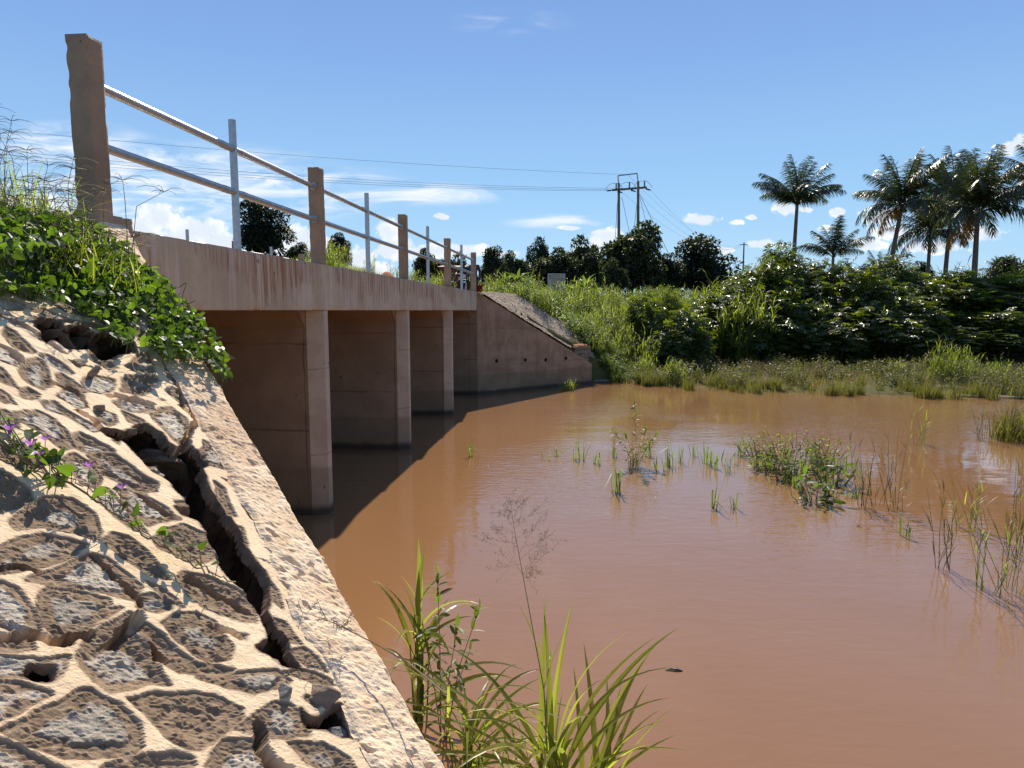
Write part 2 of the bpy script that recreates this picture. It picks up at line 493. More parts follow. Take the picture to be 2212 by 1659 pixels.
# ------------------------------------------------------------------ water
def water_mat():
    n = NT('muddy_water')
    P = n.coord('Object')
    a = n.noise(n.coord('Object', (1, .45, 1), (0, 0, .3)), .22, 5, .62, .9)
    col = n.mix(n.ss(a, .35, .65), (.226, .115, .051), (.246, .130, .061))
    r1 = n.noise(n.coord('Object', (2.2, 5.5, 1), (0, 0, .12)), 1.6, 3, .55, .4)
    r2 = n.noise(n.coord('Object', (1, 2.2, 1), (0, 0, -.25)), .55, 3, .5)
    r3 = n.noise(n.coord('Object', (1, 1.5, 1), (0, 0, .5)), 9.0, 2, .5)
    gate = n.noise(P, .16, 3, .5)
    Y = n.sep(P)
    g = n.math('MULTIPLY', n.ss(gate, .36, .62), n.ss(Y[1], 4.5, 11.0, .30, 1.1))
    h = n.math('ADD', n.math('MULTIPLY', n.math('ADD', r1, n.math('MULTIPLY', r3, .22)), n.math('ADD', g, .10)), n.math('MULTIPLY', r2, .9))
    nrm = n.bump(h, .35, .028)
    n.bsdf.inputs['IOR'].default_value = 1.60
    return n.done(col, .045, nrm, .5)
M['water'] = water_mat()
_b = MB(); _b.add([(-400, -60, 0), (500, -60, 0), (500, 60, 0), (-400, 60, 0)], [[0, 1, 2, 3]])
tag(_b.build('river_water', M['water']), 'brown muddy river water with gentle ripples', 'water', kind='structure')

# dirt road on the far side
def build_road():
    b = MB(); V = []
    ss = np.linspace(19.98, 75, 60)
    for s in ss:
        cx = -5.8 - .012 * max(0, s - 24) ** 2
        for k in np.linspace(-2.5, 2.5, 6):
            p = B(s, cx + k); V.append((p.x, p.y, float(zground(p.x, p.y)) + .03))
    i = np.arange(len(ss) - 1)[:, None] * 6 + np.arange(5)[None]
    b.add(V, np.stack([i, i + 6, i + 7, i + 1], -1).reshape(-1, 4))
    n = NT('laterite_road'); P = n.coord('Object'); f = n.noise(P, 3, 6, .65)
    m = n.done(n.mix(n.ss(f, .3, .7), (.42, .19, .09), (.30, .13, .06)), .95, n.bump(f, .5, .03), .1)
    M['road'] = m
    tag(b.build('road', m, smooth=True), 'orange laterite road running on from the bridge', 'road', kind='structure')
build_road()

# ------------------------------------------------------------------ rough boxes
def rough_box(mb, lo, hi, step=.03, amp=.004, seed=0, rnd=.012, mi=0, chip=.02, freq=14):
    """box whose faces are gridded, edges worn and surface uneven"""
    lo = np.array(lo, float); hi = np.array(hi, float); size = hi - lo
    ns = [max(2, int(round(s / step))) for s in size]
    for ax in range(3):
        a, c = [i for i in range(3) if i != ax]
        for side in (0, 1):
            u = np.linspace(0, 1, ns[a] + 1); v = np.linspace(0, 1, ns[c] + 1)
            U, Vv = np.meshgrid(u, v)
            P = np.zeros(U.shape + (3,)); P[..., a] = lo[a] + U * size[a]; P[..., c] = lo[c] + Vv * size[c]; P[..., ax] = hi[ax] if side else lo[ax]
            P = P.reshape(-1, 3)
            # wear near edges: pull towards the middle with noise
            dd = np.stack([np.minimum(P[:, k] - lo[k], hi[k] - P[:, k]) for k in range(3)], 1)
            srt = np.sort(dd, 1); edge = srt[:, 1]
            w = np.exp(-(edge / max(rnd, 1e-4)) ** 2)
            nz = fbm(P[:, 0] * freq, P[:, 1] * freq, P[:, 2] * freq, 4, seed)
            ctr = (lo + hi) / 2
            half = size / 2
            dirn = (ctr - P); dirn = dirn / half; small = np.abs(dirn) > .999
            dirn = np.where(np.abs(dirn) > .9, np.sign(dirn), 0)
            pull = w * (rnd * .35 + chip * np.clip(nz - .5, 0, 1) * 2)
            nz2 = fbm(P[:, 0] * freq * 2, P[:, 1] * freq * 2, P[:, 2] * freq * 2, 3, seed + 3) - .5
            P = P + dirn * (pull[:, None] + amp * nz2[:, None])
            m = ns[a] + 1
            i = np.arange(ns[c])[:, None] * m + np.arange(ns[a])[None]
            F = np.stack([i, i + 1, i + m + 1, i + m], -1).reshape(-1, 4)
            flip = (side == 0) ^ (ax == 1)
            mb.add(P, F[:, ::-1] if flip else F, mi)
    return mb

def prism(mb, poly, z0, z1, mi=0):
    n = len(poly)
    V = [(x, y, z0) for x, y in poly] + [(x, y, z1) for x, y in poly]
    mb.add(V, [[i, (i + 1) % n, n + (i + 1) % n, n + i] for i in range(n)], mi)
    base = mb.n - 2 * n
    mb.F.setdefault((n, mi), []).append(np.array([list(range(n))[::-1], list(range(n, 2 * n))]) + base)
    return mb

# ------------------------------------------------------------------ bridge
S0, S1 = 4.32, 19.66
DF = 3.07                 # bridge front face at local y = 3.07
DB = 8.40
PIERS = [7.87, 11.78, 15.86]
bridge = empty('culvert_bridge', (0, 0, 0), math.pi / 2 - BA)
tag(bridge, 'long concrete box culvert bridge with stained edge beam over the brown river', 'bridge')
b = MB(); rough_box(b, (S0, DF, 2.5), (S1, DF + .23, 3.05), .045, .004, 11, .012, 0, .025, 7)
b.build('edge_beam', M['girder'], bridge)
b = MB(); rough_box(b, (S0, DB - .23, 2.5), (S1, DB, 3.05), .12, .003, 12, .01)
b.build('edge_beam', M['girder'], bridge)
b = MB(); b.box(((S0 + S1) / 2, (DF + DB) / 2, 2.685), ((S1 - S0) / 2, (DB - DF) / 2 - .232, .182))
b.build('deck_slab', M['deck'], bridge)
HZ = .2
for k, c in enumerate(PIERS):
    b = MB()
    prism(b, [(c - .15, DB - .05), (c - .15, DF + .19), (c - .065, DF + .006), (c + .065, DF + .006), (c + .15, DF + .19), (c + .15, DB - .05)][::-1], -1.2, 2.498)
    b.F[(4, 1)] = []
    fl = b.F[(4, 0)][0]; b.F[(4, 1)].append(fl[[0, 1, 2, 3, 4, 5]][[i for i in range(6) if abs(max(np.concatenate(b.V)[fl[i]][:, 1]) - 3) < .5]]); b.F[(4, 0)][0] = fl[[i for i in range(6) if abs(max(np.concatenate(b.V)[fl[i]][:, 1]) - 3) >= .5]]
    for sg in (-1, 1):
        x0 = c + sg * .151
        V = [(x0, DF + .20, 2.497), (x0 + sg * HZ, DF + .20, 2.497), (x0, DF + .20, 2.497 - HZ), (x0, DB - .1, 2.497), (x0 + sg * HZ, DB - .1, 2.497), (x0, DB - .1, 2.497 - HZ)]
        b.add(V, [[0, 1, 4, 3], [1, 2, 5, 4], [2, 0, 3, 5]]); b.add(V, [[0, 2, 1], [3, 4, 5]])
    b.build('pier', [M['barrel_shaded'], M['pier']], bridge)  # inner walls carry the painted shade, nose faces the lighter copy
for k, (a0, a1, sg) in enumerate(((S0 - .28, S0, 1), (S1, S1 + .28, -1))):
    b = MB(); b.box(((a0 + a1) / 2, (DF + DB) / 2, .648), (.14, (DB - DF) / 2 - .012, 1.85))
    x0 = a1 if sg > 0 else a0
    x0 += sg * .002
    V = [(x0, DF + .20, 2.497), (x0 + sg * HZ, DF + .20, 2.497), (x0, DF + .20, 2.497 - HZ), (x0, DB - .1, 2.497), (x0 + sg * HZ, DB - .1, 2.497), (x0, DB - .1, 2.497 - HZ)]
    b.add(V, [[0, 1, 4, 3], [1, 2, 5, 4], [2, 0, 3, 5]]); b.add(V, [[0, 2, 1], [3, 4, 5]])
    b.build('abutment', M['barrel_shaded'], bridge)
    b = MB(); b.box(((a0 + a1) / 2, (DF + DB) / 2, 2.77), (.139, (DB - DF) / 2 - .015, .265)); b.build('abutment_cap', M['deck'], bridge)
# far wing wall, splayed 45 degrees: local X along the wall
def wing_frame(corner_s, sgn):
    p = B(corner_s, -DF)
    ang = math.pi / 2 - BA - sgn * math.pi / 4 + (0 if sgn > 0 else math.pi)
    return p, ang
WL = 4.85
fw = empty('far_wing', (0, 0, 0))
bpy.data.objects.remove(fw)
p, ang = wing_frame(S1, 1)
b = MB(); nq = 50
q = np.linspace(0, WL, nq + 1)
top = 3.05 - .487 * q + (vnoise(q * 3, q * 0, seed=4) - .5) * .02
V = []
for i in range(nq + 1):
    V += [(q[i], 0, -1.2), (q[i], 0, top[i]), (q[i], .25, top[i] - .01), (q[i], .25, -1.2)]
F = []
for i in range(nq):
    a = 4 * i
    F += [[a, a + 4, a + 5, a + 1], [a + 1, a + 5, a + 6, a + 2], [a + 2, a + 6, a + 7, a + 3]]
b.add(V, F); b.add(V[:4], [[0, 1, 2, 3]]); b.add(V[-4:], [[3, 2, 1, 0]])
ww = b.build('wing_wall', M['wing'], None)
# local +X along the wall; the visible face is local y = 0 facing -Y
ww.parent = bridge
ww.matrix_parent_inverse = Matrix()
ww.location = (S1, DF, 0); ww.rotation_euler = (0, 0, -math.pi / 4)
tag(ww, 'sloping splayed wing wall with weep holes on the far bank')
M['hole'] = plain_mat('dark_hole', (.006, .005, .004), .9, 0, 0)
for k, (hx, hz) in enumerate(((.72, .98), (1.86, .95), (2.72, .92), (3.62, .93))):
    b = MB(); b.tube([(hx, -.004, hz), (hx, -.016, hz)], [.055, .055], 14, 0)
    w = b.build('weep_hole', M['hole'], ww)
b = MB(); b.tube([(S1 - .002, DF + .9, .98), (S1 - .014, DF + .9, .98)], .055, 14); b.build('weep_hole', M['hole'], bridge)

# ------------------------------------------------------------------ railings
POSTS = [4.145, 7.87, 11.76, 15.7, 19.52]
def railing(yc, label):
    r = empty('bridge_railing', (0, 0, 0), math.pi / 2 - BA)
    tag(r, label, 'railing', 'railings along the bridge edges')
    near = yc < 5
    for k, s in enumerate(POSTS):
        b = MB()
        z0 = 3.045
        rough_box(b, (s - .076, yc - .074, z0), (s + .076, yc + .074, 4.17 if k else 4.21), .022 if near and k < 3 else .06, .003, 30 + k, .012, 0, .018, 16)
        o = b.build('concrete_post', M['post'], r)
        if near and k == 0:
            o['label'] = 'tall leaning end post at the near corner'
            o.location = (0, 0, 0)
    for k in range(4):
        s0, s1 = POSTS[k], POSTS[k + 1]; mid = (s0 + s1) / 2 - .05
        b = MB(); b.tube([(mid, yc, 3.04), (mid, yc, 4.20)], .033, 14)
        b.build('steel_post', M['steel'], r)
        for z in (3.945, 3.565):
            b = MB(); b.tube([(s0 + .06, yc, z), (s1 - .06, yc, z)], .030, 14)
            for sl in (-.16, .16):
                b.tube([(mid + sl - .05, yc, z), (mid + sl + .05, yc, z)], .0325, 14)
            for e in (s0 + .08, s1 - .08):
                b.tube([(e - .012, yc, z), (e + .012, yc, z)], .043, 12)
            b.build('rail', M['steel'], r, smooth=False)
    return r
near_rail = railing(DF + .075, 'rusty concrete posts and galvanised pipe railing on the edge beam above the water')
railing(DB - .075, 'distant concrete post and pipe railing half hidden behind the bridge deck')
for o in near_rail.children:
    if o.name.startswith('concrete_post') and o.get('label'):
        # the end post leans a degree outwards
        o.rotation_euler = (math.radians(0), 0, 0)
b = MB(); rough_box(b, (4.225, DF + .01, 3.0), (4.325, DF + .2, 3.125), .02, .004, 77, .01)
b.build('kerb_block', M['post'], bridge)

# ------------------------------------------------------------------ near wing wall (rough sloping top beside the crack)
def near_wing():
    L = 5.6; c_out = 1.275
    # corner on the bridge face line, wall runs towards -s, +d ; rough top lies in the plane of the pitching
    qs = np.arange(-.15, L, .0075); width = .205; wsN = np.linspace(0, 1, 33)
    s_c = c_out + 3.07; n45 = math.sqrt(.5)
    inner_wob = (fbm(qs * 5, qs * 0 + 3, octaves=4, seed=21) - .5) * .05
    outer_wob = (fbm(qs * 9, qs * 0 + 7, octaves=4, seed=22) - .5) * .022
    Q, Wd = np.meshgrid(qs, wsN, indexing='ij'); jit = np.random.default_rng(8).normal(size=Q.shape)
    off = outer_wob[:, None] * (1 - Wd) + Wd * (width + inner_wob[:, None])     # distance in from the outer face
    s = s_c - n45 * Q - n45 * off; d = -3.07 + n45 * Q - n45 * off
    edge = np.exp(-(off / .012) ** 2) + .5 * np.exp(-((1 - Wd) / .06) ** 2)
    big = fbm(s * 7, d * 7, octaves=3, seed=31) - .5
    ang = .55
    u = s * math.cos(ang) + d * math.sin(ang); v = -s * math.sin(ang) + d * math.cos(ang)
    chis = 1 - np.abs(2 * fbm(u * 11, v * 38, octaves=4, seed=33, gain=.6) - 1)
    fine = fbm(s * 70, d * 70, octaves=3, seed=35) - .5
    pits = np.clip(vnoise(s * 45, d * 45, seed=37) - .78, 0, 1) * .09
    h = .010 + .020 * big + .009 * (chis - .7) + .006 * fine - pits * (vnoise(s * 6, d * 6, seed=39) > .45) - .02 * edge * (.6 + fbm(s * 20, d * 20, seed=41))
    h = h + jit * .0003
    z = 3.05 - .64 * (d + 3.07)
    n = np.array([0, .539, .842])
    S = s; D = d + h * n[1]; Z = z + h * n[2]
    X = S * SA + D * CA; Y = S * CA - D * SA
    top = np.stack([X, Y, Z], -1)
    nq, nw = Q.shape
    b = MB(); i = np.arange(nq - 1)[:, None] * nw + np.arange(nw - 1)[None]
    b.add(top.reshape(-1, 3), np.stack([i, i + nw, i + nw + 1, i + 1], -1).reshape(-1, 4)[:, ::-1])
    # faces
    for e, dz, flip in ((0, None, False), (nw - 1, .7, True)):
        up = top[:, e, :]; K = 12
        rows = []
        for k in range(K + 1):
            t = k / K
            lo = up.copy(); lo[:, 2] = (-1.2 if dz is None else up[:, 2] - dz)
            r = up * (1 - t) + lo * t
            rows.append(r)
        R = np.stack(rows, 1); i = np.arange(nq - 1)[:, None] * (K + 1) + np.arange(K)[None]
        F = np.stack([i, i + K + 1, i + K + 2, i + 1], -1).reshape(-1, 4)
        b.add(R.reshape(-1, 3), F[:, ::-1] if flip else F)
    for e in (0, nq - 1):
        V = np.concatenate([top[e], np.stack([top[e][:, 0], top[e][:, 1], np.full(nw, -1.2)], -1)])
        j = np.arange(nw - 1)
        b.add(V, np.stack([j, j + 1, j + nw + 1, j + nw], -1))
    nt = NT('rough_wing_top'); P = nt.coord('Object')
    f1 = nt.noise(P, 7, 6, .65); f2 = nt.noise(P, 60, 5, .65); f3 = nt.noise(nt.coord('Object', (30, 9, 14), (0, 0, .5)), 1.6, 5, .65)
    col = nt.ramp(f1, [(.30, (.56, .37, .22)), (.45, (.72, .53, .34)), (.6, (.78, .60, .41)), (.75, (.64, .45, .28))])
    col = nt.mix(nt.math('MULTIPLY', nt.ss(f3, .5, .72), .45), col, (.68, .56, .42))
    col = nt.mix(nt.math('MULTIPLY', nt.ss(f2, .55, .75), .4), col, (.30, .18, .10))
    f5 = nt.noise(P, 2.3, 4, .6); col = nt.mix(nt.math('MULTIPLY', nt.ss(f5, .5, .66), .45), col, (.40, .235, .13))
    f6 = nt.noise(P, 26, 4, .6); col = nt.mix(nt.math('MULTIPLY', nt.ss(f6, .64, .70), .5), col, (.13, .08, .05))
    m = nt.done(col, .92, nt.bump(nt.math('ADD', f2, f3), .8, .008), .2)
    o = b.build('wing_wall', m, bridge)
    o.matrix_parent_inverse = Matrix.Rotation(math.pi / 2 - BA, 4, 'Z').inverted()
    tag(o, 'near wing wall with rough chiselled pale top')
near_wing()
CELLS=[
[(1.036,-1.033),(1.114,-1.022),(1.199,-1.006),(1.212,-0.991),(1.216,-0.943),(1.203,-0.9),(1.169,-0.867),(1.143,-0.864),(1.095,-0.905),(1.063,-0.939),(1.045,-0.992)],
[(1.242,-0.939),(1.287,-0.92),(1.359,-0.862),(1.381,-0.835),(1.395,-0.782),(1.37,-0.763),(1.329,-0.761),(1.279,-0.769),(1.244,-0.78),(1.227,-0.8),(1.221,-0.847),(1.233,-0.895)],
[(1.006,-1.036),(1.018,-1.021),(1.03,-0.988),(1.036,-0.949),(1.046,-0.917),(1.026,-0.902),(0.948,-0.984)],
[(1.08,-0.88),(1.114,-0.872),(1.154,-0.853),(1.201,-0.814),(1.214,-0.787),(1.201,-0.778),(1.176,-0.775),(1.116,-0.781),(1.051,-0.85)],
[(1.217,-0.755),(1.259,-0.758),(1.293,-0.755),(1.327,-0.73),(1.345,-0.702),(1.33,-0.673),(1.317,-0.63),(1.269,-0.619),(1.168,-0.727)],
[(1.338,-0.752),(1.392,-0.752),(1.434,-0.747),(1.474,-0.734),(1.496,-0.702),(1.483,-0.661),(1.448,-0.641),(1.394,-0.675),(1.365,-0.711)],
[(1.388,-0.661),(1.426,-0.632),(1.451,-0.596),(1.455,-0.54),(1.434,-0.51),(1.386,-0.56),(1.375,-0.611)],
[(1.264,-1.066),(1.318,-1.08),(1.391,-1.077),(1.451,-1.07),(1.426,-1.044),(1.397,-1.031),(1.382,-0.975),(1.359,-0.952),(1.34,-0.91),(1.303,-0.941),(1.239,-0.965),(1.235,-0.998),(1.246,-1.042)],
[(1.436,-1.045),(1.451,-1.026),(1.445,-0.987),(1.431,-0.955),(1.431,-0.921),(1.396,-0.956),(1.401,-0.994),(1.415,-1.026)],
[(1.482,-1.013),(1.53,-1.016),(1.578,-0.988),(1.587,-0.949),(1.569,-0.915),(1.545,-0.877),(1.501,-0.866),(1.459,-0.89),(1.452,-0.921),(1.46,-0.967)],
[(1.097,-1.119),(1.113,-1.105),(1.135,-1.077),(1.156,-1.039),(1.122,-1.042),(1.088,-1.046),(1.052,-1.051),(1.03,-1.058)],
[(1.142,-1.159),(1.159,-1.146),(1.176,-1.126),(1.208,-1.094),(1.249,-1.077),(1.215,-1.059),(1.175,-1.054),(1.148,-1.088),(1.121,-1.112),(1.105,-1.126)],
[(1.176,-1.191),(1.188,-1.171),(1.218,-1.168),(1.224,-1.142),(1.213,-1.127),(1.186,-1.14),(1.152,-1.169)],
[(1.292,-1.296),(1.309,-1.278),(1.314,-1.25),(1.3,-1.211),(1.283,-1.176),(1.25,-1.148),(1.223,-1.172),(1.218,-1.198),(1.222,-1.232)],
[(1.335,-1.213),(1.366,-1.222),(1.402,-1.188),(1.448,-1.124),(1.428,-1.107),(1.444,-1.092),(1.367,-1.094),(1.3,-1.093),(1.265,-1.119),(1.277,-1.149),(1.306,-1.184)],
[(1.349,-1.258),(1.431,-1.251),(1.501,-1.247),(1.545,-1.236),(1.562,-1.217),(1.553,-1.167),(1.544,-1.117),(1.488,-1.098),(1.464,-1.135),(1.428,-1.179),(1.379,-1.227)],
[(1.347,-1.345),(1.394,-1.353),(1.442,-1.354),(1.496,-1.34),(1.533,-1.308),(1.562,-1.264),(1.498,-1.262),(1.419,-1.271),(1.353,-1.284),(1.306,-1.308)],
[(1.474,-1.4),(1.537,-1.417),(1.625,-1.426),(1.68,-1.403),(1.677,-1.334),(1.631,-1.286),(1.589,-1.269),(1.562,-1.312),(1.522,-1.355),(1.463,-1.379)],
[(1.56,-1.538),(1.614,-1.547),(1.622,-1.515),(1.614,-1.469),(1.593,-1.439),(1.525,-1.431),(1.45,-1.438)],
[(1.61,-1.258),(1.659,-1.267),(1.68,-1.242),(1.675,-1.185),(1.648,-1.121),(1.632,-1.091),(1.598,-1.121),(1.595,-1.171),(1.6,-1.225)],
[(1.732,-1.205),(1.803,-1.212),(1.871,-1.195),(1.895,-1.15),(1.879,-1.108),(1.8,-1.075),(1.745,-1.085),(1.727,-1.136),(1.712,-1.175)],
[(1.651,-1.08),(1.695,-1.083),(1.73,-1.043),(1.757,-0.975),(1.74,-0.924),(1.674,-0.879),(1.636,-0.925),(1.614,-0.978),(1.619,-1.032)],
[(1.828,-1.372),(1.865,-1.368),(1.889,-1.325),(1.893,-1.268),(1.872,-1.222),(1.819,-1.236),(1.762,-1.242),(1.775,-1.278),(1.796,-1.321)],
[(1.896,-1.513),(1.979,-1.533),(1.979,-1.462),(1.972,-1.395),(1.98,-1.346),(1.939,-1.327),(1.886,-1.338),(1.868,-1.4),(1.851,-1.44)],
[(1.818,-1.528),(1.868,-1.533),(1.868,-1.489),(1.835,-1.435),(1.774,-1.405),(1.756,-1.433),(1.78,-1.487)],
[(1.771,-1.396),(1.806,-1.392),(1.79,-1.345),(1.762,-1.284),(1.732,-1.236),(1.718,-1.254),(1.723,-1.312),(1.732,-1.36)],
[(1.381,-0.947),(1.42,-0.92),(1.458,-0.878),(1.48,-0.843),(1.449,-0.85),(1.406,-0.889),(1.384,-0.915)],
[(1.401,-0.881),(1.436,-0.848),(1.508,-0.816),(1.57,-0.766),(1.566,-0.733),(1.52,-0.743),(1.46,-0.785),(1.425,-0.831)],
[(1.582,-0.752),(1.63,-0.722),(1.651,-0.672),(1.648,-0.646),(1.609,-0.688)],
[(1.507,-1.099),(1.546,-1.088),(1.554,-1.055),(1.536,-1.035),(1.495,-1.049),(1.478,-1.073)],
[(1.569,-1.115),(1.582,-1.079),(1.577,-1.045),(1.564,-1.021),(1.556,-1.044),(1.563,-1.086)],
[(2.182,-1.279),(2.177,-1.243),(2.116,-1.193),(2.074,-1.139),(2.054,-1.16),(2.107,-1.221)],
[(1.873,-0.99),(1.897,-0.965),(1.859,-0.911),(1.792,-0.859),(1.795,-0.888),(1.846,-0.941)],
[(1.731,-0.859),(1.752,-0.834),(1.731,-0.798),(1.714,-0.77),(1.683,-0.803)],
[(1.669,-0.774),(1.708,-0.755),(1.703,-0.719),(1.675,-0.682),(1.648,-0.723)],
[(2.239,-2.085),(2.29,-2.115),(2.297,-2.095),(2.273,-2.032),(2.257,-1.988),(2.222,-1.976),(2.196,-2),(2.207,-2.043)],
[(2.138,-2.036),(2.157,-2.028),(2.166,-2.003),(2.168,-1.972),(2.142,-1.938),(2.093,-1.92),(2.079,-1.939),(2.059,-1.965)],
[(2.083,-1.891),(2.174,-1.94),(2.223,-1.947),(2.207,-1.905),(2.155,-1.851),(2.115,-1.815),(2.069,-1.805),(2.057,-1.83),(2.056,-1.86)],
[(2.25,-1.964),(2.285,-1.96),(2.289,-1.921),(2.275,-1.858),(2.252,-1.849),(2.234,-1.877),(2.229,-1.915)],
[(2.198,-1.857),(2.225,-1.853),(2.231,-1.808),(2.231,-1.77),(2.185,-1.748),(2.174,-1.78),(2.151,-1.803)],
[(2.083,-1.761),(2.151,-1.791),(2.165,-1.77),(2.153,-1.723),(2.134,-1.697),(2.095,-1.7),(2.089,-1.731)],
[(2.266,-1.809),(2.355,-1.841),(2.382,-1.817),(2.413,-1.798),(2.339,-1.751),(2.27,-1.744),(2.222,-1.759)],
[(2.463,-1.797),(2.513,-1.804),(2.654,-1.783),(2.633,-1.764),(2.463,-1.701),(2.418,-1.703),(2.369,-1.732)],
[(2.265,-1.694),(2.337,-1.705),(2.379,-1.69),(2.412,-1.65),(2.384,-1.623),(2.327,-1.616),(2.274,-1.641),(2.249,-1.666)],
[(2.571,-1.853),(2.759,-1.921),(2.809,-1.923),(2.699,-1.821),(2.664,-1.804),(2.576,-1.823)],
[(2.346,-1.599),(2.415,-1.616),(2.487,-1.607),(2.475,-1.554),(2.422,-1.5),(2.341,-1.456),(2.267,-1.446),(2.29,-1.503),(2.314,-1.561)],
[(2.132,-1.668),(2.178,-1.669),(2.191,-1.642),(2.148,-1.603),(2.098,-1.595),(2.101,-1.621)],
[(2.238,-1.649),(2.26,-1.619),(2.272,-1.584),(2.244,-1.579),(2.2,-1.59)],
[(2.405,-2.274),(2.477,-2.283),(2.519,-2.263),(2.513,-2.234),(2.444,-2.213),(2.374,-2.22),(2.344,-2.219)],
[(2.524,-2.22),(2.594,-2.22),(2.612,-2.176),(2.648,-2.146),(2.731,-2.129),(2.777,-2.112),(2.731,-2.083),(2.648,-2.116),(2.591,-2.14),(2.541,-2.177)],
[(2.314,-2.193),(2.387,-2.186),(2.386,-2.118),(2.383,-2.058),(2.378,-1.991),(2.368,-1.965),(2.358,-2.019),(2.348,-2.086),(2.334,-2.14)],
[(2.014,-1.924),(2.036,-1.921),(2.021,-1.877),(1.993,-1.83),(1.975,-1.844),(1.959,-1.875)],
[(1.988,-1.814),(2.027,-1.813),(2.034,-1.788),(1.991,-1.768),(1.961,-1.779)],
[(1.917,-1.837),(1.927,-1.825),(1.924,-1.792),(1.91,-1.762),(1.885,-1.773),(1.877,-1.801)],
[(2.002,-1.754),(2.048,-1.745),(2.042,-1.694),(2.054,-1.633),(2.05,-1.588),(2.017,-1.591),(2.015,-1.666),(1.984,-1.713)],
[(1.87,-1.728),(1.91,-1.729),(1.95,-1.715),(1.959,-1.674),(1.936,-1.619),(1.892,-1.556),(1.85,-1.558),(1.853,-1.61),(1.851,-1.658),(1.844,-1.691)],
[(1.828,-1.758),(1.857,-1.741),(1.844,-1.713),(1.815,-1.673),(1.774,-1.668),(1.747,-1.686)],
[(1.94,-1.596),(1.975,-1.597),(1.984,-1.555),(1.995,-1.507),(1.961,-1.501),(1.909,-1.518),(1.895,-1.544)]]
VOIDS=[
[(2.457,-2.137),(2.504,-2.156),(2.576,-2.148),(2.543,-2.098),(2.602,-2.111),(2.664,-2.108),(2.666,-2.056),(2.747,-2.059),(2.821,-2.04),(2.779,-1.965),(2.749,-1.944),(2.622,-1.926),(2.545,-1.92),(2.525,-1.929),(2.517,-1.979),(2.473,-1.983),(2.419,-1.988),(2.43,-2.014),(2.404,-2.057),(2.423,-2.103)],
[(2.073,-1.593),(2.121,-1.556),(2.167,-1.556),(2.208,-1.575),(2.26,-1.568),(2.258,-1.525),(2.233,-1.475),(2.219,-1.418),(2.281,-1.429),(2.297,-1.405),(2.262,-1.347),(2.208,-1.341),(2.173,-1.317),(2.046,-1.37),(2.091,-1.406),(2.04,-1.424),(2.069,-1.489),(2.085,-1.531),(2.054,-1.564)],
[(2.054,-1.377),(2.219,-1.42),(2.3,-1.434),(2.237,-1.362),(2.133,-1.285),(2.062,-1.181),(2.014,-1.108),(1.928,-1.026),(1.883,-0.951),(1.817,-0.906),(1.749,-0.888),(1.711,-0.843),(1.697,-0.803),(1.655,-0.785),(1.626,-0.74),(1.603,-0.768),(1.616,-0.805),(1.605,-0.832),(1.655,-0.824),(1.683,-0.843),(1.752,-0.917),(1.785,-0.989),(1.807,-1.05),(1.897,-1.121),(1.932,-1.194),(1.91,-1.226),(1.925,-1.242),(1.98,-1.229),(2.022,-1.317)],
[(1.159,-1.092),(1.18,-1.097),(1.196,-1.074),(1.183,-1.066),(1.16,-1.074)],
[(1.507,-0.683),(1.498,-0.656),(1.526,-0.631),(1.596,-0.614),(1.579,-0.583),(1.572,-0.543),(1.524,-0.552),(1.499,-0.603),(1.467,-0.649)]]
CRACKS=[
[(1.183,-1.186),(1.214,-1.164),(1.249,-1.147),(1.253,-1.12),(1.288,-1.1),(1.329,-1.088)],
[(1.47,-1.056),(1.417,-1.05),(1.389,-1.053),(1.348,-1.042)],
[(1.4,-0.728),(1.346,-0.697),(1.328,-0.667),(1.33,-0.625)],
[(1.407,-0.998),(1.392,-0.959)],
[(1.681,-1.072),(1.699,-1.011),(1.71,-0.944),(1.699,-0.911)],
[(1.538,-1.231),(1.545,-1.199),(1.519,-1.168),(1.513,-1.127),(1.499,-1.081)],
[(1.572,-0.941),(1.587,-0.912),(1.592,-0.889)],
[(1.875,-1.331),(1.869,-1.267),(1.882,-1.228)],
[(2.494,-1.519),(2.219,-1.42)],
[(1.347,-1.312),(1.384,-1.299),(1.395,-1.268)],
[(2.749,-1.741),(2.641,-1.635),(2.494,-1.519)],
[(2.336,-2.186),(2.364,-2.166),(2.386,-2.118),(2.386,-2.051),(2.375,-1.971)],
[(2.136,-1.836),(2.153,-1.796),(2.191,-1.777),(2.161,-1.722)],
[(2.279,-1.729),(2.344,-1.71),(2.389,-1.675),(2.42,-1.655)],
[(2.157,-2.028),(2.17,-1.99),(2.142,-1.938)],
[(2.083,-1.691),(2.085,-1.649),(2.059,-1.591)],
[(2.695,-1.724),(2.629,-1.655),(2.543,-1.608),(2.517,-1.537)]]

# ------------------------------------------------------------------ mortared stone pitching (near bank)
def chaikin(P, n=2):
    P = np.array(P, float)
    for _ in range(n):
        Q = np.roll(P, -1, 0)
        P = np.stack([.75 * P + .25 * Q, .25 * P + .75 * Q], 1).reshape(-1, 2)
    return P
def poly_sd(px, py, poly):
    """signed distance, positive inside"""
    d = np.full(px.shape, 1e9); ins = np.zeros(px.shape, bool)
    n = len(poly)
    for i in range(n):
        ax, ay = poly[i]; bx, by = poly[(i + 1) % n]
        ex, ey = bx - ax, by - ay
        wx, wy = px - ax, py - ay
        t = np.clip((wx * ex + wy * ey) / (ex * ex + ey * ey + 1e-12), 0, 1)
        d = np.minimum(d, (wx - ex * t) ** 2 + (wy - ey * t) ** 2)
        c = (ay > py) != (by > py)
        if ey != 0: ins ^= c & (px < ex * (py - ay) / ey + ax)
    d = np.sqrt(d)
    return np.where(ins, d, -d)
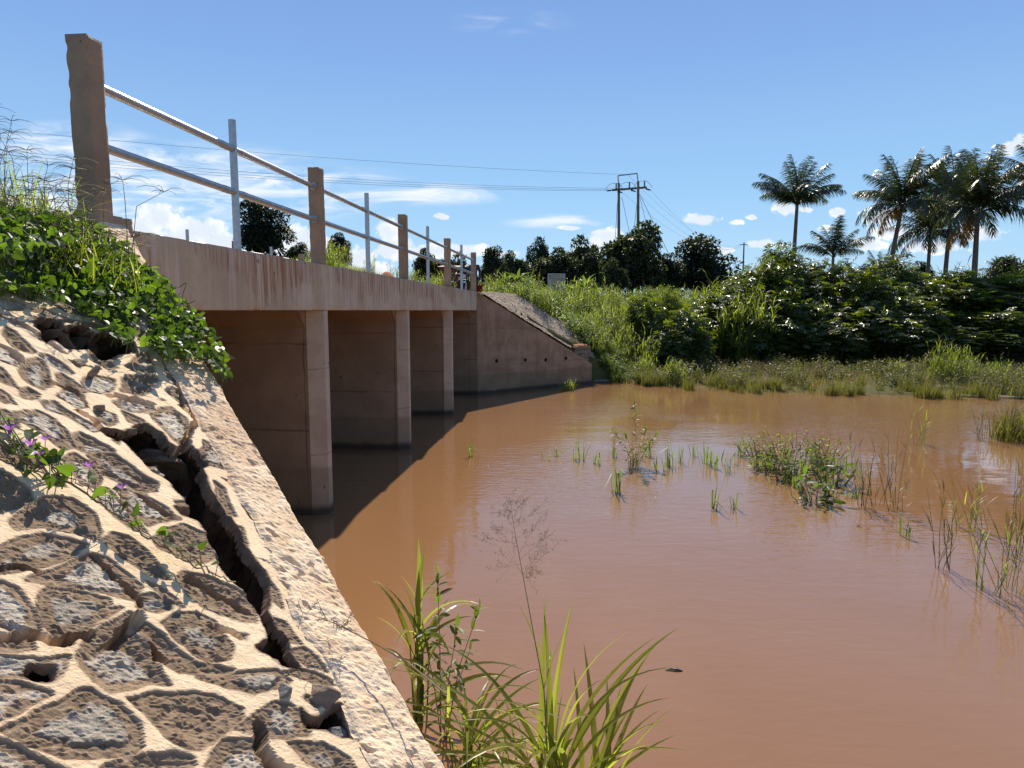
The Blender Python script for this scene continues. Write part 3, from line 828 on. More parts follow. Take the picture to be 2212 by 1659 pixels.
def poly_near(px, py, poly, pad):
    lo = poly.min(0) - pad; hi = poly.max(0) + pad
    return np.nonzero((px > lo[0]) & (px < hi[0]) & (py > lo[1]) & (py < hi[1]))[0]

def build_pitching():
    ss = np.concatenate([np.arange(.2, .85, .02), np.arange(.85, 2.3, .0052), np.arange(2.3, 4.4, .0085)])
    ds = np.concatenate([np.arange(-3.0, -1.6, .008), np.arange(-1.6, .05, .0052), np.arange(.05, .85, .02)])
    S, D = np.meshgrid(ss, ds, indexing='ij')
    shape = S.shape
    s = S.ravel(); d = D.ravel()
    ws = s + (fbm(s * 9, d * 9, octaves=3, seed=51) - .5) * .018 + (fbm(s * 40, d * 40, octaves=3, seed=52) - .5) * .009
    wd = d + (fbm(s * 9, d * 9, octaves=3, seed=53) - .5) * .018 + (fbm(s * 40, d * 40, octaves=3, seed=54) - .5) * .009
    sd = np.full(s.shape, -.30); cid = np.full(s.shape, -1)
    for k, c in enumerate(CELLS):
        P = np.array(c, float)
        idx = poly_near(s, d, P, .30)
        v = poly_sd(ws[idx], wd[idx], P) + .0058
        better = v > sd[idx]
        sd[idx[better]] = v[better]; cid[idx[better]] = k
    # untraced ground beyond the picture: irregular cells
    rng = np.random.default_rng(7)
    G = .23; seeds = []
    for i in range(-1, 22):
        for j in range(-16, 6):
            seeds.append((i * G + rng.uniform(-.09, .09) + (j % 2) * G * .5, j * G + rng.uniform(-.09, .09)))
    seeds = np.array(seeds)
    f1 = np.full(s.shape, 9.); f2 = np.full(s.shape, 9.); vid = np.zeros(s.shape, int)
    for k, (a, c) in enumerate(seeds):
        dd = np.hypot(ws - a, (wd - c) * .9)
        lt = dd < f1
        f2 = np.where(lt, f1, np.minimum(f2, dd)); vid = np.where(lt, k, vid); f1 = np.where(lt, dd, f1)
    vs = (f2 - f1) * .5 - .026
    fill = np.minimum(vs, -sd - .04)
    use = fill > sd
    vis_core = (d > -2.45) & (s > 1.0) & (s + d < 1.0) & (d > -2.45)
    use &= ~((sd > -.03))
    sd = np.where(use, fill, sd); cid = np.where(use, 100 + vid, cid)
    void = np.full(s.shape, -.3)
    vw = (fbm(s * 16, d * 16, octaves=4, seed=61) - .5) * .035
    for c in VOIDS:
        P = np.array(c, float)
        idx = poly_near(s, d, P, .3)
        void[idx] = np.maximum(void[idx], poly_sd(s[idx], d[idx], P) + vw[idx] + .006)
    h_j = np.random.default_rng(3).normal(size=s.shape)
    crack = np.full(s.shape, 9.)
    for c in CRACKS:
        P = np.array(c, float)
        idx = poly_near(s, d, P, .1)
        x = s[idx] + (fbm(s[idx] * 30, d[idx] * 30, seed=63) - .5) * .03; y = d[idx] + (fbm(s[idx] * 30, d[idx] * 30, seed=64) - .5) * .03
        for (ax, ay), (bx, by) in zip(P[:-1], P[1:]):
            t = np.clip(((x - ax) * (bx - ax) + (y - ay) * (by - ay)) / ((bx - ax) ** 2 + (by - ay) ** 2 + 1e-9), 0, 1)
            crack[idx] = np.minimum(crack[idx], np.hypot(x - ax - t * (bx - ax), y - ay - t * (by - ay)))
    # per cell numbers
    nc = 100 + len(seeds) + 1
    rnd = np.random.default_rng(11).uniform(0, 1, (nc + 1, 6))
    R = rnd[cid]
    mx = np.zeros(nc + 1); np.maximum.at(mx, cid, sd)
    m = np.maximum(mx[cid], .02)
    rib = sstep(.003, -.005, sd)
    ns_ = fbm(s * 22, d * 22, octaves=4, seed=71)
    # stone face in the middle of each cell
    thr = m * (.36 + .42 * R[:, 0]) + (ns_ - .5) * .05
    has = (R[:, 1] > .2) & (m > .03)
    stone = np.where(has, sstep(-.003, .003, sd - thr), 0.) * (1 - rib)
    drop = .004 + .007 * R[:, 2]
    bed = -drop * sstep(0, .05, sd) - .0055 * sstep(-.001, .0035, sd)
    lump = (fbm(s * 30, d * 30, octaves=5, seed=73, gain=.6) - .5)
    crumbs = np.clip(fbm(s * 85, d * 85, octaves=3, seed=74) - .52, 0, 1)
    bed = bed + (.012 * lump + .022 * crumbs) * sstep(.002, .02, sd)
    pit = np.clip(vnoise(s * 60, d * 60, seed=75) - .80, 0, 1) * (vnoise(s * 9, d * 9, seed=76) > .5)
    bed = bed - .07 * pit * sstep(.01, .03, sd)
    th = R[:, 3] * 3.1
    a1 = np.cos(th) * s + np.sin(th) * d; a2 = -np.sin(th) * s + np.cos(th) * d
    facet = 1 - np.abs(2 * fbm(a1 * 10 + R[:, 4] * 50, a2 * 3.2, octaves=5, seed=77, gain=.62) - 1)
    st_h = -drop - .002 + .017 * (facet - .72) + .008 * (fbm(s * 60, d * 60, octaves=3, seed=78) - .5) + (R[:, 5] - .5) * .010
    h = bed * (1 - stone) + np.maximum(st_h, bed + .003) * stone
    ribh = .003 * (fbm(s * 50, d * 50, octaves=3, seed=79) - .5) + .006 * (fbm(s * 7, d * 7, seed=80) - .5)
    h = np.where(rib > 0, h * (1 - rib) + ribh * rib, h)
    # settlement and broken lips
    h = h + h_j * (.00022 + .00045 * (1 - rib))
    h = h + .008 * (fbm(s * 2.2, d * 2.2, octaves=2, seed=81) - .5)
    tilt = np.random.default_rng(5).uniform(-1, 1, nc + 2)
    nearv = sstep(-.14, -.01, void)
    h = h + .006 * tilt[cid] * sstep(.0, .03, sd)
    h = h - np.where(s + d > .86, 0, 0)
    gate = vnoise(s * 5, d * 5, seed=83)
    cw = .0055 + .010 * vnoise(s * 8, d * 8, seed=84)
    h = h - .05 * sstep(cw, cw * .4, crack)
    # the washed-out hollows under the slab
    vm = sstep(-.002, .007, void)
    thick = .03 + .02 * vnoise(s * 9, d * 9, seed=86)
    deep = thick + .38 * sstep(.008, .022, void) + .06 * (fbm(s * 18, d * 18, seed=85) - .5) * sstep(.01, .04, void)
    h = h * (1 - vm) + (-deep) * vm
    keep = (s + d < 1.075) & (d > -2.99)
    # the slab has been undermined: the hollow reaches back under its edge
    vg = np.maximum(void, -.05).reshape(shape)
    gs, gd = np.gradient(vg, ss, ds)
    gl = np.hypot(gs, gd).ravel() + 1e-6
    und = .13 * sstep(.006, .013, void) * (1 - sstep(.03, .13, void))
    s = s - gs.ravel() / gl * und; d = d - gd.ravel() / gl * und
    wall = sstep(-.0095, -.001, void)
    z = 3.05 - .64 * (d + 3.07)
    keep &= np.isfinite(h)
    Dn = d + h * .539; Z = z + h * .842
    V = np.stack([s * SA + Dn * CA, s * CA - Dn * SA, Z], -1)
    n0, n1 = shape
    i = (np.arange(n0 - 1)[:, None] * n1 + np.arange(n1 - 1)[None])
    F = np.stack([i, i + 1, i + n1 + 1, i + n1], -1).reshape(-1, 4)
    kk = keep.reshape(-1)
    F = F[kk[F].all(1)]
    used = np.zeros(len(V), bool); used[F.ravel()] = True
    remap = np.cumsum(used) - 1
    b = MB(); b.add(V[used], remap[F])
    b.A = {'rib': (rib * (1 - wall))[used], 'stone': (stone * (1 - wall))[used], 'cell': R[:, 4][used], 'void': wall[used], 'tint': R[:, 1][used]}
    n = NT('mortared_stone'); P = n.coord('Object')
    a_rib, a_st, a_c, a_v, a_t = (n.attr(k) for k in ('rib', 'stone', 'cell', 'void', 'tint'))
    f0 = n.noise(P, 4, 5, .6); f1 = n.noise(P, 18, 6, .65); f2 = n.noise(P, 95, 5, .65); f3 = n.noise(P, 300, 3, .6)
    mort = n.mix(n.ss(f0, .35, .65), (.70, .51, .31), (.78, .595, .385))
    mort = n.mix(n.math('MULTIPLY', n.ss(f1, .52, .75), .5), mort, (.56, .385, .225))
    mort = n.mix(n.math('MULTIPLY', n.ss(f2, .58, .75), .3), mort, (.36, .24, .14))
    bed_ = n.mix(n.ss(f1, .3, .7), (.165, .108, .063), (.275, .188, .115))
    bed_ = n.mix(n.math('MULTIPLY', n.ss(f0, .5, .7), .45), bed_, (.38, .255, .15))
    bed_ = n.mix(n.math('MULTIPLY', n.ss(f2, .52, .70), .65), bed_, (.10, .065, .042))
    bed_ = n.mix(n.math('MULTIPLY', n.ss(n.noise(P, 45, 3, .6), .60, .70), .5), bed_, (.44, .33, .215))
    bed_ = n.mix(n.math('MULTIPLY', a_c, .45), bed_, (.30, .205, .13))
    band = n.noise(n.coord('Object', (10, 34, 20), (.3, .2, .6)), 1.6, 6, .7, .6)
    st = n.ramp(band, [(.28, (.18, .15, .115)), (.45, (.35, .29, .215)), (.58, (.48, .40, .30)), (.75, (.29, .235, .175))])
    st = n.mix(n.math('MULTIPLY', n.ss(a_t, .45, .9), .6), st, (.40, .325, .245))
    st = n.mix(n.math('MULTIPLY', n.ss(f3, .56, .66), .22), st, (.72, .66, .57))
    st = n.mix(n.math('MULTIPLY', n.ss(f3, .46, .36), .42), st, (.10, .09, .08))
    st = n.mix(n.math('MULTIPLY', n.ss(f1, .5, .66), .55), st, (.34, .24, .15))
    st = n.mix(1.0, st, n.math('ADD', .68, n.math('MULTIPLY', a_c, .5)), 'MULTIPLY')
    col = n.mix(a_st, bed_, st)
    col = n.mix(a_rib, col, mort)
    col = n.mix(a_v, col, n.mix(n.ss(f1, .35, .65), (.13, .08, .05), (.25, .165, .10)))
    rough = n.mix(a_st, (.95, .95, .95), n.mix(n.ss(f3, .56, .64), (.75,) * 3, (.35,) * 3))
    hh = n.math('ADD', n.math('MULTIPLY', f2, .7), n.math('MULTIPLY', f3, .3))
    m = n.done(col, n.sep(rough)[0], n.bump(hh, .65, .007), .3)
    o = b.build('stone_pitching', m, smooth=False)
    tag(o, 'slope of grey stones set in pale mortar, cracked open beside the near wing wall', 'stone pitching')
build_pitching()

# ------------------------------------------------------------------ loose rocks in the hollows
def rock_mat(name, a, b_, c):
    n = NT(name); P = n.coord('Object')
    band = n.noise(n.coord('Object', (5, 22, 14), (.4, .3, .2)), 2.0, 6, .7, .5); f = n.noise(P, 60, 5, .65)
    col = n.ramp(band, [(.3, a), (.5, b_), (.7, c)])
    col = n.mix(n.math('MULTIPLY', n.ss(f, .55, .7), .5), col, tuple(x * .45 for x in b_))
    return n.done(col, .85, n.bump(n.math('ADD', band, f), .8, .01), .3)
M['rock_grey'] = rock_mat('grey_gneiss', (.13, .12, .11), (.25, .23, .20), (.36, .325, .28))
M['rock_brown'] = rock_mat('brown_rock', (.16, .115, .08), (.25, .18, .125), (.32, .24, .165))
import bmesh
def rock_obj(name, seed, size, loc, rot, mat, sub=4):
    bm = bmesh.new(); bmesh.ops.create_icosphere(bm, subdivisions=sub, radius=1.0)
    rng = np.random.default_rng(seed)
    V = np.array([v.co[:] for v in bm.verts]); V /= np.linalg.norm(V, axis=1)[:, None]
    N = rng.normal(size=(17, 3)); N /= np.linalg.norm(N, axis=1)[:, None]
    r = np.full(len(V), 1.0)
    for k in range(17):
        dt = V @ N[k]; lim = rng.uniform(.42, .74)
        r = np.where(dt > .05, np.minimum(r, lim / np.maximum(dt, .05)), r)
    P = V * r[:, None]
    P *= (1 + .10 * (fbm(P[:, 0] * 3 + seed, P[:, 1] * 3, P[:, 2] * 3, 4, seed) - .5))[:, None]
    P += V * (.03 * (fbm(P[:, 0] * 14, P[:, 1] * 14, P[:, 2] * 14, 3, seed + 1) - .5))[:, None]
    P *= np.array(size)
    for v, p in zip(bm.verts, P): v.co = p
    me = bpy.data.meshes.new(name); bm.to_mesh(me); bm.free(); me.materials.append(mat)
    me.polygons.foreach_set('use_smooth', np.full(len(me.polygons), False))
    o = bpy.data.objects.new(name, me); COL.objects.link(o); o.location = loc; o.rotation_euler = rot
    return o
def slope_pt(s, d, h=0.0):
    return B(s, d + .539 * h, 3.05 - .64 * (d + 3.07) + .842 * h)
ROCKS = [
    (2.40, -2.10, -.16, (.11, .075, .07), 'grey', 'rounded grey rock at the left end of the upper hollow'),
    (2.52, -1.98, -.15, (.14, .09, .08), 'grey', 'large pale grey rock in the middle of the upper hollow'),
    (2.50, -1.86, -.18, (.08, .08, .06), 'brown', 'small brown rock at the right end of the upper hollow'),
    (2.11, -1.44, -.13, (.13, .10, .09), 'grey', 'striped dark grey boulder in the hollow below the overhanging lip'),
    (2.14, -1.36, -.16, (.08, .09, .07), 'grey', 'dark rock wedged under the overhanging stone lip'),
    (2.06, -1.345, -.09, (.10, .035, .03), 'brown', 'flat slab of broken mortar bridging the crack'),
    (2.00, -1.21, -.15, (.10, .07, .08), 'brown', 'brown rock deep in the crack beneath the broken slab'),
    (1.90, -1.13, -.10, (.10, .085, .07), 'grey', 'blue grey boulder in the middle of the crack'),
    (1.84, -1.02, -.14, (.09, .07, .07), 'grey', 'dark rock at the narrowing middle of the crack'),
    (1.76, -.90, -.17, (.08, .06, .07), 'brown', 'rock in the shaded narrow lower crack'),
    (1.628, -.80, -.05, (.035, .03, .03), 'brown', 'crumbly brown lump at the lower end of the crack'),
    (1.585, -.665, -.012, (.085, .055, .045), 'brown', 'big broken brown block overhanging beside the wing wall'),
    (1.515, -.73, -.0, (.03, .04, .02), 'grey', 'flat grey chip resting on the mortar'),
    (1.50, -.63, -.07, (.06, .05, .05), 'brown', 'crumbled brown rubble lump below the overhanging block'),
    (1.545, -.58, -.06, (.055, .06, .05), 'grey', 'dark chip of rock wedged against the wing wall foot'),
    (2.155, -1.555, -.0, (.05, .02, .018), 'brown', 'thin mortar flake lying above the middle hollow'),
    (2.17, -1.675, .0, (.04, .03, .016), 'brown', 'broken mortar flake on the upper slope'),
    (2.33, -1.83, .005, (.075, .03, .022), 'brown', 'tilted mortar slab under the upper hollow'),
    (2.37, -1.90, .0, (.06, .035, .02), 'brown', 'broken slab on the lower rim of the upper hollow'),
]
for k, (s, d, h, sz, kd, lab) in enumerate(ROCKS):
    rng = random.Random(k * 3 + 1)
    o = rock_obj('loose_rock', 100 + k, sz, slope_pt(s, d, h), (rng.uniform(-.4, .4) + .4, rng.uniform(-.4, .4), rng.uniform(-.8, .8) - .7), M['rock_' + kd])
    tag(o, lab, 'rock', 'loose rocks in the broken pitching')

# far pitched slope behind the far wing wall, and its dry-stone end block
def far_pitching():
    b = MB()
    ss = np.linspace(0, 1, 90); ds = np.linspace(-3.0, -.35, 110)
    Sx, D = np.meshgrid(ss, ds, indexing='ij')
    s_lo = 19.66 + .36 + (D + 3.07); S = s_lo + Sx * 2.6 * (1 - .25 * sstep(-3, -.3, D))
    n = fbm(S * 3, D * 5, octaves=4, seed=91); v = np.abs(vnoise(S * 3.3, D * 7.5, seed=92) - .5)
    z = np.minimum(3.06, 3.06 - .675 * (D + 3.07) + .21 * Sx * 2.6) + .05 * (n - .5) + .10 * np.clip(v, 0, .18)
    X = S * SA + D * CA; Y = S * CA - D * SA
    n1 = len(ds); i = np.arange(len(ss) - 1)[:, None] * n1 + np.arange(n1 - 1)[None]
    b.add(np.stack([X, Y, z], -1).reshape(-1, 3), np.stack([i, i + 1, i + n1 + 1, i + n1], -1).reshape(-1, 4))
    nt = NT('far_pitching'); P = nt.coord('Object'); f = nt.noise(P, 9, 6, .65); e = nt.voro(P, 4.2, 'DISTANCE_TO_EDGE')
    col = nt.mix(nt.ss(e, .02, .09), (.42, .33, .23), nt.mix(nt.ss(f, .35, .65), (.20, .14, .10), (.33, .25, .18)))
    m = nt.done(col, .95, nt.bump(nt.math('ADD', nt.ss(e, .1, .02), f), .9, .04), .2)
    o = b.build('stone_pitching', m, smooth=False)
    tag(o, 'sunlit strip of stone pitching behind the far wing wall', 'stone pitching')
    # dry-stone end block
    r = empty('dry_stone_block', (2.12, 23.55, .45))
    tag(r, 'short block of stacked dry stones at the end of the far wing', 'stone block')
    rng = np.random.default_rng(3); wl = MB()
    for row in range(6):
        x = -.35
        while x < .35:
            w = rng.uniform(.10, .24); hh = .13
            zc = .1 + row * hh * 1.02
            for yy in (-.32, .0, .3):
                c = np.array([x + w / 2, yy + rng.uniform(-.02, .02), zc])
                V = np.array([[sx, sy, sz] for sz in (-1, 1) for sy in (-1, 1) for sx in (-1, 1)], float) * np.array([w / 2 * .95, .16, hh / 2 * .93])
                V += rng.uniform(-.018, .018, V.shape)
                wl.add(V + c, [[0, 1, 3, 2], [4, 6, 7, 5], [0, 4, 5, 1], [2, 3, 7, 6], [0, 2, 6, 4], [1, 5, 7, 3]])
            x += w
    wl.build('stones', M['rock_brown'], r)
    top = MB(); gx, gy = np.meshgrid(np.linspace(-.42, .42, 26), np.linspace(-.5, .5, 26), indexing='ij')
    gz = .88 + .07 * (fbm(gx * 9, gy * 9, octaves=4, seed=8) - .5) - .25 * np.clip(np.maximum(np.abs(gx) - .33, np.abs(gy) - .4), 0, 1) * 4
    i = np.arange(25)[:, None] * 26 + np.arange(25)[None]
    top.add(np.stack([gx, gy, gz], -1).reshape(-1, 3), np.stack([i, i + 26, i + 27, i + 1], -1).reshape(-1, 4))
    top.build('gravel_top', M['road'], r, smooth=True)
    r.rotation_euler = (0, 0, math.pi / 4 - BA)
far_pitching()
# ------------------------------------------------------------------ vegetation tools
M['castor'] = leaf_mat('castor_leaf', (.044, .062, .012), (.20, .26, .012), .38, .38, .55, .45, (.05, .075, .012))
M['grass'] = leaf_mat('lime_grass', (.075, .105, .018), (.34, .42, .035), .55, .45, .4, .4, (.14, .13, .03))
M['reed'] = leaf_mat('reed_grass', (.060, .066, .017), (.20, .20, .03), .45, .45, .35, .45, (.15, .10, .04))
M['dryweed'] = leaf_mat('brown_weed', (.14, .085, .04), (.30, .17, .06), .4, .6, .3, .4, (.10, .09, .03))
M['mango'] = leaf_mat('mango_leaf', (.026, .038, .011), (.075, .105, .012), .25, .55, .3, .5, (.085, .055, .018))
M['darktree'] = leaf_mat('dark_tree_leaf', (.018, .027, .010), (.05, .075, .012), .2, .55, .28, .5)
M['palm'] = leaf_mat('palm_leaf', (.030, .042, .016), (.09, .12, .02), .22, .42, .5, .4)
M['palm_old'] = leaf_mat('old_palm_leaf', (.24, .11, .02), (.5, .24, .03), .4, .5, .3, .3)
M['banana'] = leaf_mat('banana_leaf', (.05, .085, .018), (.17, .25, .03), .5, .4, .4, .3)
M['creeper'] = leaf_mat('creeper_leaf', (.05, .08, .016), (.22, .32, .03), .42, .5, .32, .4)
M['nearvine'] = leaf_mat('vine_leaf', (.036, .066, .014), (.17, .30, .018), .42, .45, .32, .45, (.065, .10, .016))
M['neargrass'] = leaf_mat('broad_grass', (.14, .19, .035), (.44, .50, .06), .5, .38, .45, .3, (.24, .22, .06))

def rot_frames(fw, nr):
    """frames with Y along fw and Z close to nr"""
    fw = fw / (np.linalg.norm(fw, axis=1)[:, None] + 1e-9)
    X = np.cross(fw, nr); X /= np.linalg.norm(X, axis=1)[:, None] + 1e-9
    Z = np.cross(X, fw)
    return np.stack([X, fw, Z], -1)          # columns

def scatter(mb, tv, tf, pos, frames, scale, mi=0):
    tv = np.asarray(tv, float); n = len(pos); k = len(tv)
    scale = np.broadcast_to(np.asarray(scale, float).reshape(-1, 1) if np.ndim(scale) < 2 else scale, (n, 3) if np.ndim(scale) == 2 else (n, 1))
    V = np.einsum('nij,nkj->nki', frames, tv[None] * scale[:, None, :]) + pos[:, None, :]
    F = np.asarray(tf)[None] + (np.arange(n) * k)[:, None, None]
    mb.add(V.reshape(-1, 3), F.reshape(-1, F.shape[-1]), mi)

def blades(mb, base, az, L, w, lean, curve, nseg=5, mi=0, fold=False, twist=0.0):
    """arching grass blades"""
    base = np.asarray(base, float); n = len(base)
    az, L, w, lean, curve = (np.broadcast_to(np.asarray(v, float), (n,)) for v in (az, L, w, lean, curve))
    t = np.linspace(0, 1, nseg + 1)
    th = lean[:, None] + curve[:, None] * t[None] ** 1.4
    dl = L[:, None] / nseg
    r = np.concatenate([np.zeros((n, 1)), np.cumsum(np.sin(th[:, :-1]) * dl, 1)], 1)
    z = np.concatenate([np.zeros((n, 1)), np.cumsum(np.cos(th[:, :-1]) * dl, 1)], 1)
    ca, sa = np.cos(az), np.sin(az)
    C = np.stack([base[:, 0:1] + r * ca[:, None], base[:, 1:2] + r * sa[:, None], base[:, 2:3] + z], -1)
    prof = np.minimum(1, .45 + t * 2.5) * (1 - t ** 2.2) + .02
    hw = w[:, None] * prof[None] * .5
    tw = twist * t[None] if np.ndim(twist) == 0 else np.asarray(twist)[:, None] * t[None]
    side = np.stack([-sa[:, None] * np.cos(tw), ca[:, None] * np.cos(tw), np.sin(tw) + 0 * sa[:, None]], -1)
    up = np.stack([-np.cos(th) * ca[:, None], -np.cos(th) * sa[:, None], np.sin(th)], -1)
    if fold:
        V = np.stack([C + side * hw[..., None] + up * hw[..., None] * .45, C, C - side * hw[..., None] + up * hw[..., None] * .45], 2)
        k = 3
    else:
        V = np.stack([C + side * hw[..., None], C - side * hw[..., None]], 2); k = 2
    q = []
    for i in range(nseg):
        for j in range(k - 1):
            q.append([i * k + j, i * k + j + 1, (i + 1) * k + j + 1, (i + 1) * k + j])
    F = np.array(q)[None] + (np.arange(n) * (nseg + 1) * k)[:, None, None]
    mb.add(V.reshape(-1, 3), F.reshape(-1, 4), mi)
    return C

# leaf shapes (Y = leaf axis, unit length)
LEAF_V = [(0, 0, 0), (.16, .3, .03), (.13, .7, .0), (0, 1, -.08), (-.13, .7, 0), (-.16, .3, .03), (0, .5, -.02)]
LEAF_F = [(0, 1, 6), (1, 2, 6), (2, 3, 6), (3, 4, 6), (4, 5, 6), (5, 0, 6)]
def palmate(lobes=7, spread=2.5, wid=.16):
    V = [(0, 0, 0)]; F = []
    for k in range(lobes):
        a = (k / (lobes - 1) - .5) * 2 * spread
        ln = 1.0 - .38 * abs(k / (lobes - 1) - .5) * 2
        d = np.array([math.sin(a), math.cos(a)]); p = np.array([d[1], -d[0]])
        m = d * ln * .55; b0 = len(V)
        V += [(m[0] + p[0] * wid * ln, m[1] + p[1] * wid * ln, -.02), (d[0] * ln, d[1] * ln, -.16), (m[0] - p[0] * wid * ln, m[1] - p[1] * wid * ln, -.02)]
        F += [(0, b0, b0 + 1), (0, b0 + 1, b0 + 2)]
    return V, F
PALM_V, PALM_F = palmate()
HEART_V = [(0, .0, 0), (.22, -.14, .02), (.44, .02, .05), (.46, .3, .05), (.28, .66, .0), (0, 1.0, -.10), (-.28, .66, .0), (-.46, .3, .05), (-.44, .02, .05), (-.22, -.14, .02), (0, .35, -.03), (0, .68, -.05)]
HEART_F = [(0, 1, 10), (1, 2, 10), (2, 3, 10), (3, 4, 11), (3, 11, 10), (4, 5, 11), (5, 6, 11), (6, 7, 11), (7, 10, 11), (7, 8, 10), (8, 9, 10), (9, 0, 10)]

def unit(v): return v / (np.linalg.norm(v, axis=-1)[..., None] + 1e-9)

# ------------------------------------------------------------------ prototypes
def dome_points(rng, n, R, H, lump=.25, seed=0, inner=.35):
    """points in the outer shell of a lumpy dome (radius R, height H)"""
    u = rng.uniform(0, 2 * np.pi, n); cz = rng.uniform(-.15, 1, n) ** 1.0
    sr = np.sqrt(np.clip(1 - cz ** 2, 0, 1))
    dirs = np.stack([sr * np.cos(u), sr * np.sin(u), cz], -1)
    k = 1 + lump * 2 * (fbm(dirs[:, 0] * 2.2 + seed, dirs[:, 1] * 2.2, dirs[:, 2] * 2.2, 3, seed) - .5) * 1.6
    r = k * (1 - inner * rng.uniform(0, 1, n) ** 2)
    P = dirs * r[:, None] * np.array([R, R, H])
    return P, dirs

def castor_shrub(seed, R, H, n):
    """a shrub of many upright stems carrying big palmate leaves, foliage down to the ground"""
    rng = np.random.default_rng(seed)
    b = MB()
    P, D = dome_points(rng, n, R, H * .55, .32, seed, .5)
    P[:, 2] += H * .45
    # skirts
    low = rng.uniform(0, 1, n) < .30
    P[low, 2] = rng.uniform(.05, .55, low.sum()) * H
    a = rng.uniform(0, 2 * np.pi, low.sum()); rr = R * rng.uniform(.75, 1.02, low.sum())
    P[low, 0] = rr * np.cos(a); P[low, 1] = rr * np.sin(a)
    # leaves gather in whorls
    P += .12 * (np.random.default_rng(seed + 1).normal(size=P.shape))
    out = unit(np.stack([P[:, 0], P[:, 1], np.zeros(n)], -1) + rng.normal(size=(n, 3)) * .55)
    out[:, 2] = -.25 + .35 * rng.normal(size=n)
    nr = np.array([0, 0, 1.0]) + rng.normal(size=(n, 3)) * .32
    scatter(b, PALM_V, PALM_F, P, rot_frames(unit(out), nr), rng.uniform(.17, .36, n))
    st = MB()
    for k in range(9):
        a = rng.uniform(0, 6.28); r0 = R * .25 * rng.uniform(0, 1); r1 = R * rng.uniform(.2, .8)
        pts = [(r0 * math.cos(a), r0 * math.sin(a), -.3), ((r0 + r1) / 2 * math.cos(a + .2), (r0 + r1) / 2 * math.sin(a + .2), H * .45), (r1 * math.cos(a), r1 * math.sin(a), H * .85)]
        st.tube(pts, [.035, .025, .012], 5)
    return b, st

def grass_clump(seed, n, R, L, w, lean=.12, curve=1.5, nseg=5):
    rng = np.random.default_rng(seed); b = MB()
    a = rng.uniform(0, 6.28, n); r = R * np.sqrt(rng.uniform(0, 1, n))
    base = np.stack([r * np.cos(a), r * np.sin(a), np.full(n, -.08)], -1)
    ln = L * rng.uniform(.5, 1.0, n)
    blades(b, base, rng.uniform(0, 6.28, n), ln, w * rng.uniform(.6, 1.2, n), lean * rng.uniform(.2, 2, n), curve * rng.uniform(.2, 1.3, n), nseg)
    return b
def cane_clump(seed, n, R, H):
    """tall cane grass: stems with long arching leaves all the way up"""
    rng = np.random.default_rng(seed); b = MB()
    for k in range(n):
        a = rng.uniform(0, 6.28); r = R * math.sqrt(rng.uniform(0, 1)); h = H * rng.uniform(.55, 1.0)
        x, y = r * math.cos(a), r * math.sin(a); la = rng.uniform(0, 6.28); lo = rng.uniform(0, .25) * h
        b.tube([(x, y, -.1), (x + lo * .4 * math.cos(la), y + lo * .4 * math.sin(la), h * .6), (x + lo * math.cos(la), y + lo * math.sin(la), h)], [.009, .007, .003], 4)
        m = rng.integers(7, 11); t = rng.uniform(.12, 1, m)
        base = np.stack([x + lo * t ** 2 * math.cos(la), y + lo * t ** 2 * math.sin(la), h * t], -1)
        blades(b, base, rng.uniform(0, 6.28, m), rng.uniform(.35, .75, m), rng.uniform(.018, .034, m), rng.uniform(.2, .6, m), rng.uniform(1.2, 2.3, m), 5)
    return b
def weed_bush(seed, R, H, n, ls=.06):
    """fine leaved bushy weed"""
    rng = np.random.default_rng(seed); b = MB(); st = MB()
    ns = 26; tips = []
    for k in range(ns):
        a = rng.uniform(0, 6.28); r1 = R * math.sqrt(rng.uniform(0, 1)); h = H * rng.uniform(.5, 1) * (1 - .35 * (r1 / R) ** 2)
        p0 = np.array([r1 * .35 * math.cos(a), r1 * .35 * math.sin(a), -.1]); p1 = np.array([r1 * math.cos(a), r1 * math.sin(a), h])
        st.tube([p0, (p0 + p1) / 2 + rng.normal(size=3) * .04, p1], [.006, .005, .002], 3)
        tips.append((p0, p1))
    per = n // ns
    P, O = [], []
    for p0, p1 in tips:
        t = rng.uniform(.2, 1.0, per)[:, None]
        P.append(p0 + (p1 - p0) * t + rng.normal(size=(per, 3)) * .045 * H); O.append(rng.normal(size=(per, 3)))
    P = np.concatenate(P); O = np.concatenate(O); O[:, 2] = O[:, 2] * .4 + .15
    scatter(b, LEAF_V, LEAF_F, P, rot_frames(unit(O), np.array([0, 0, 1.0]) + rng.normal(size=P.shape) * .5), rng.uniform(.6, 1.4, len(P)) * ls)
    return b, st
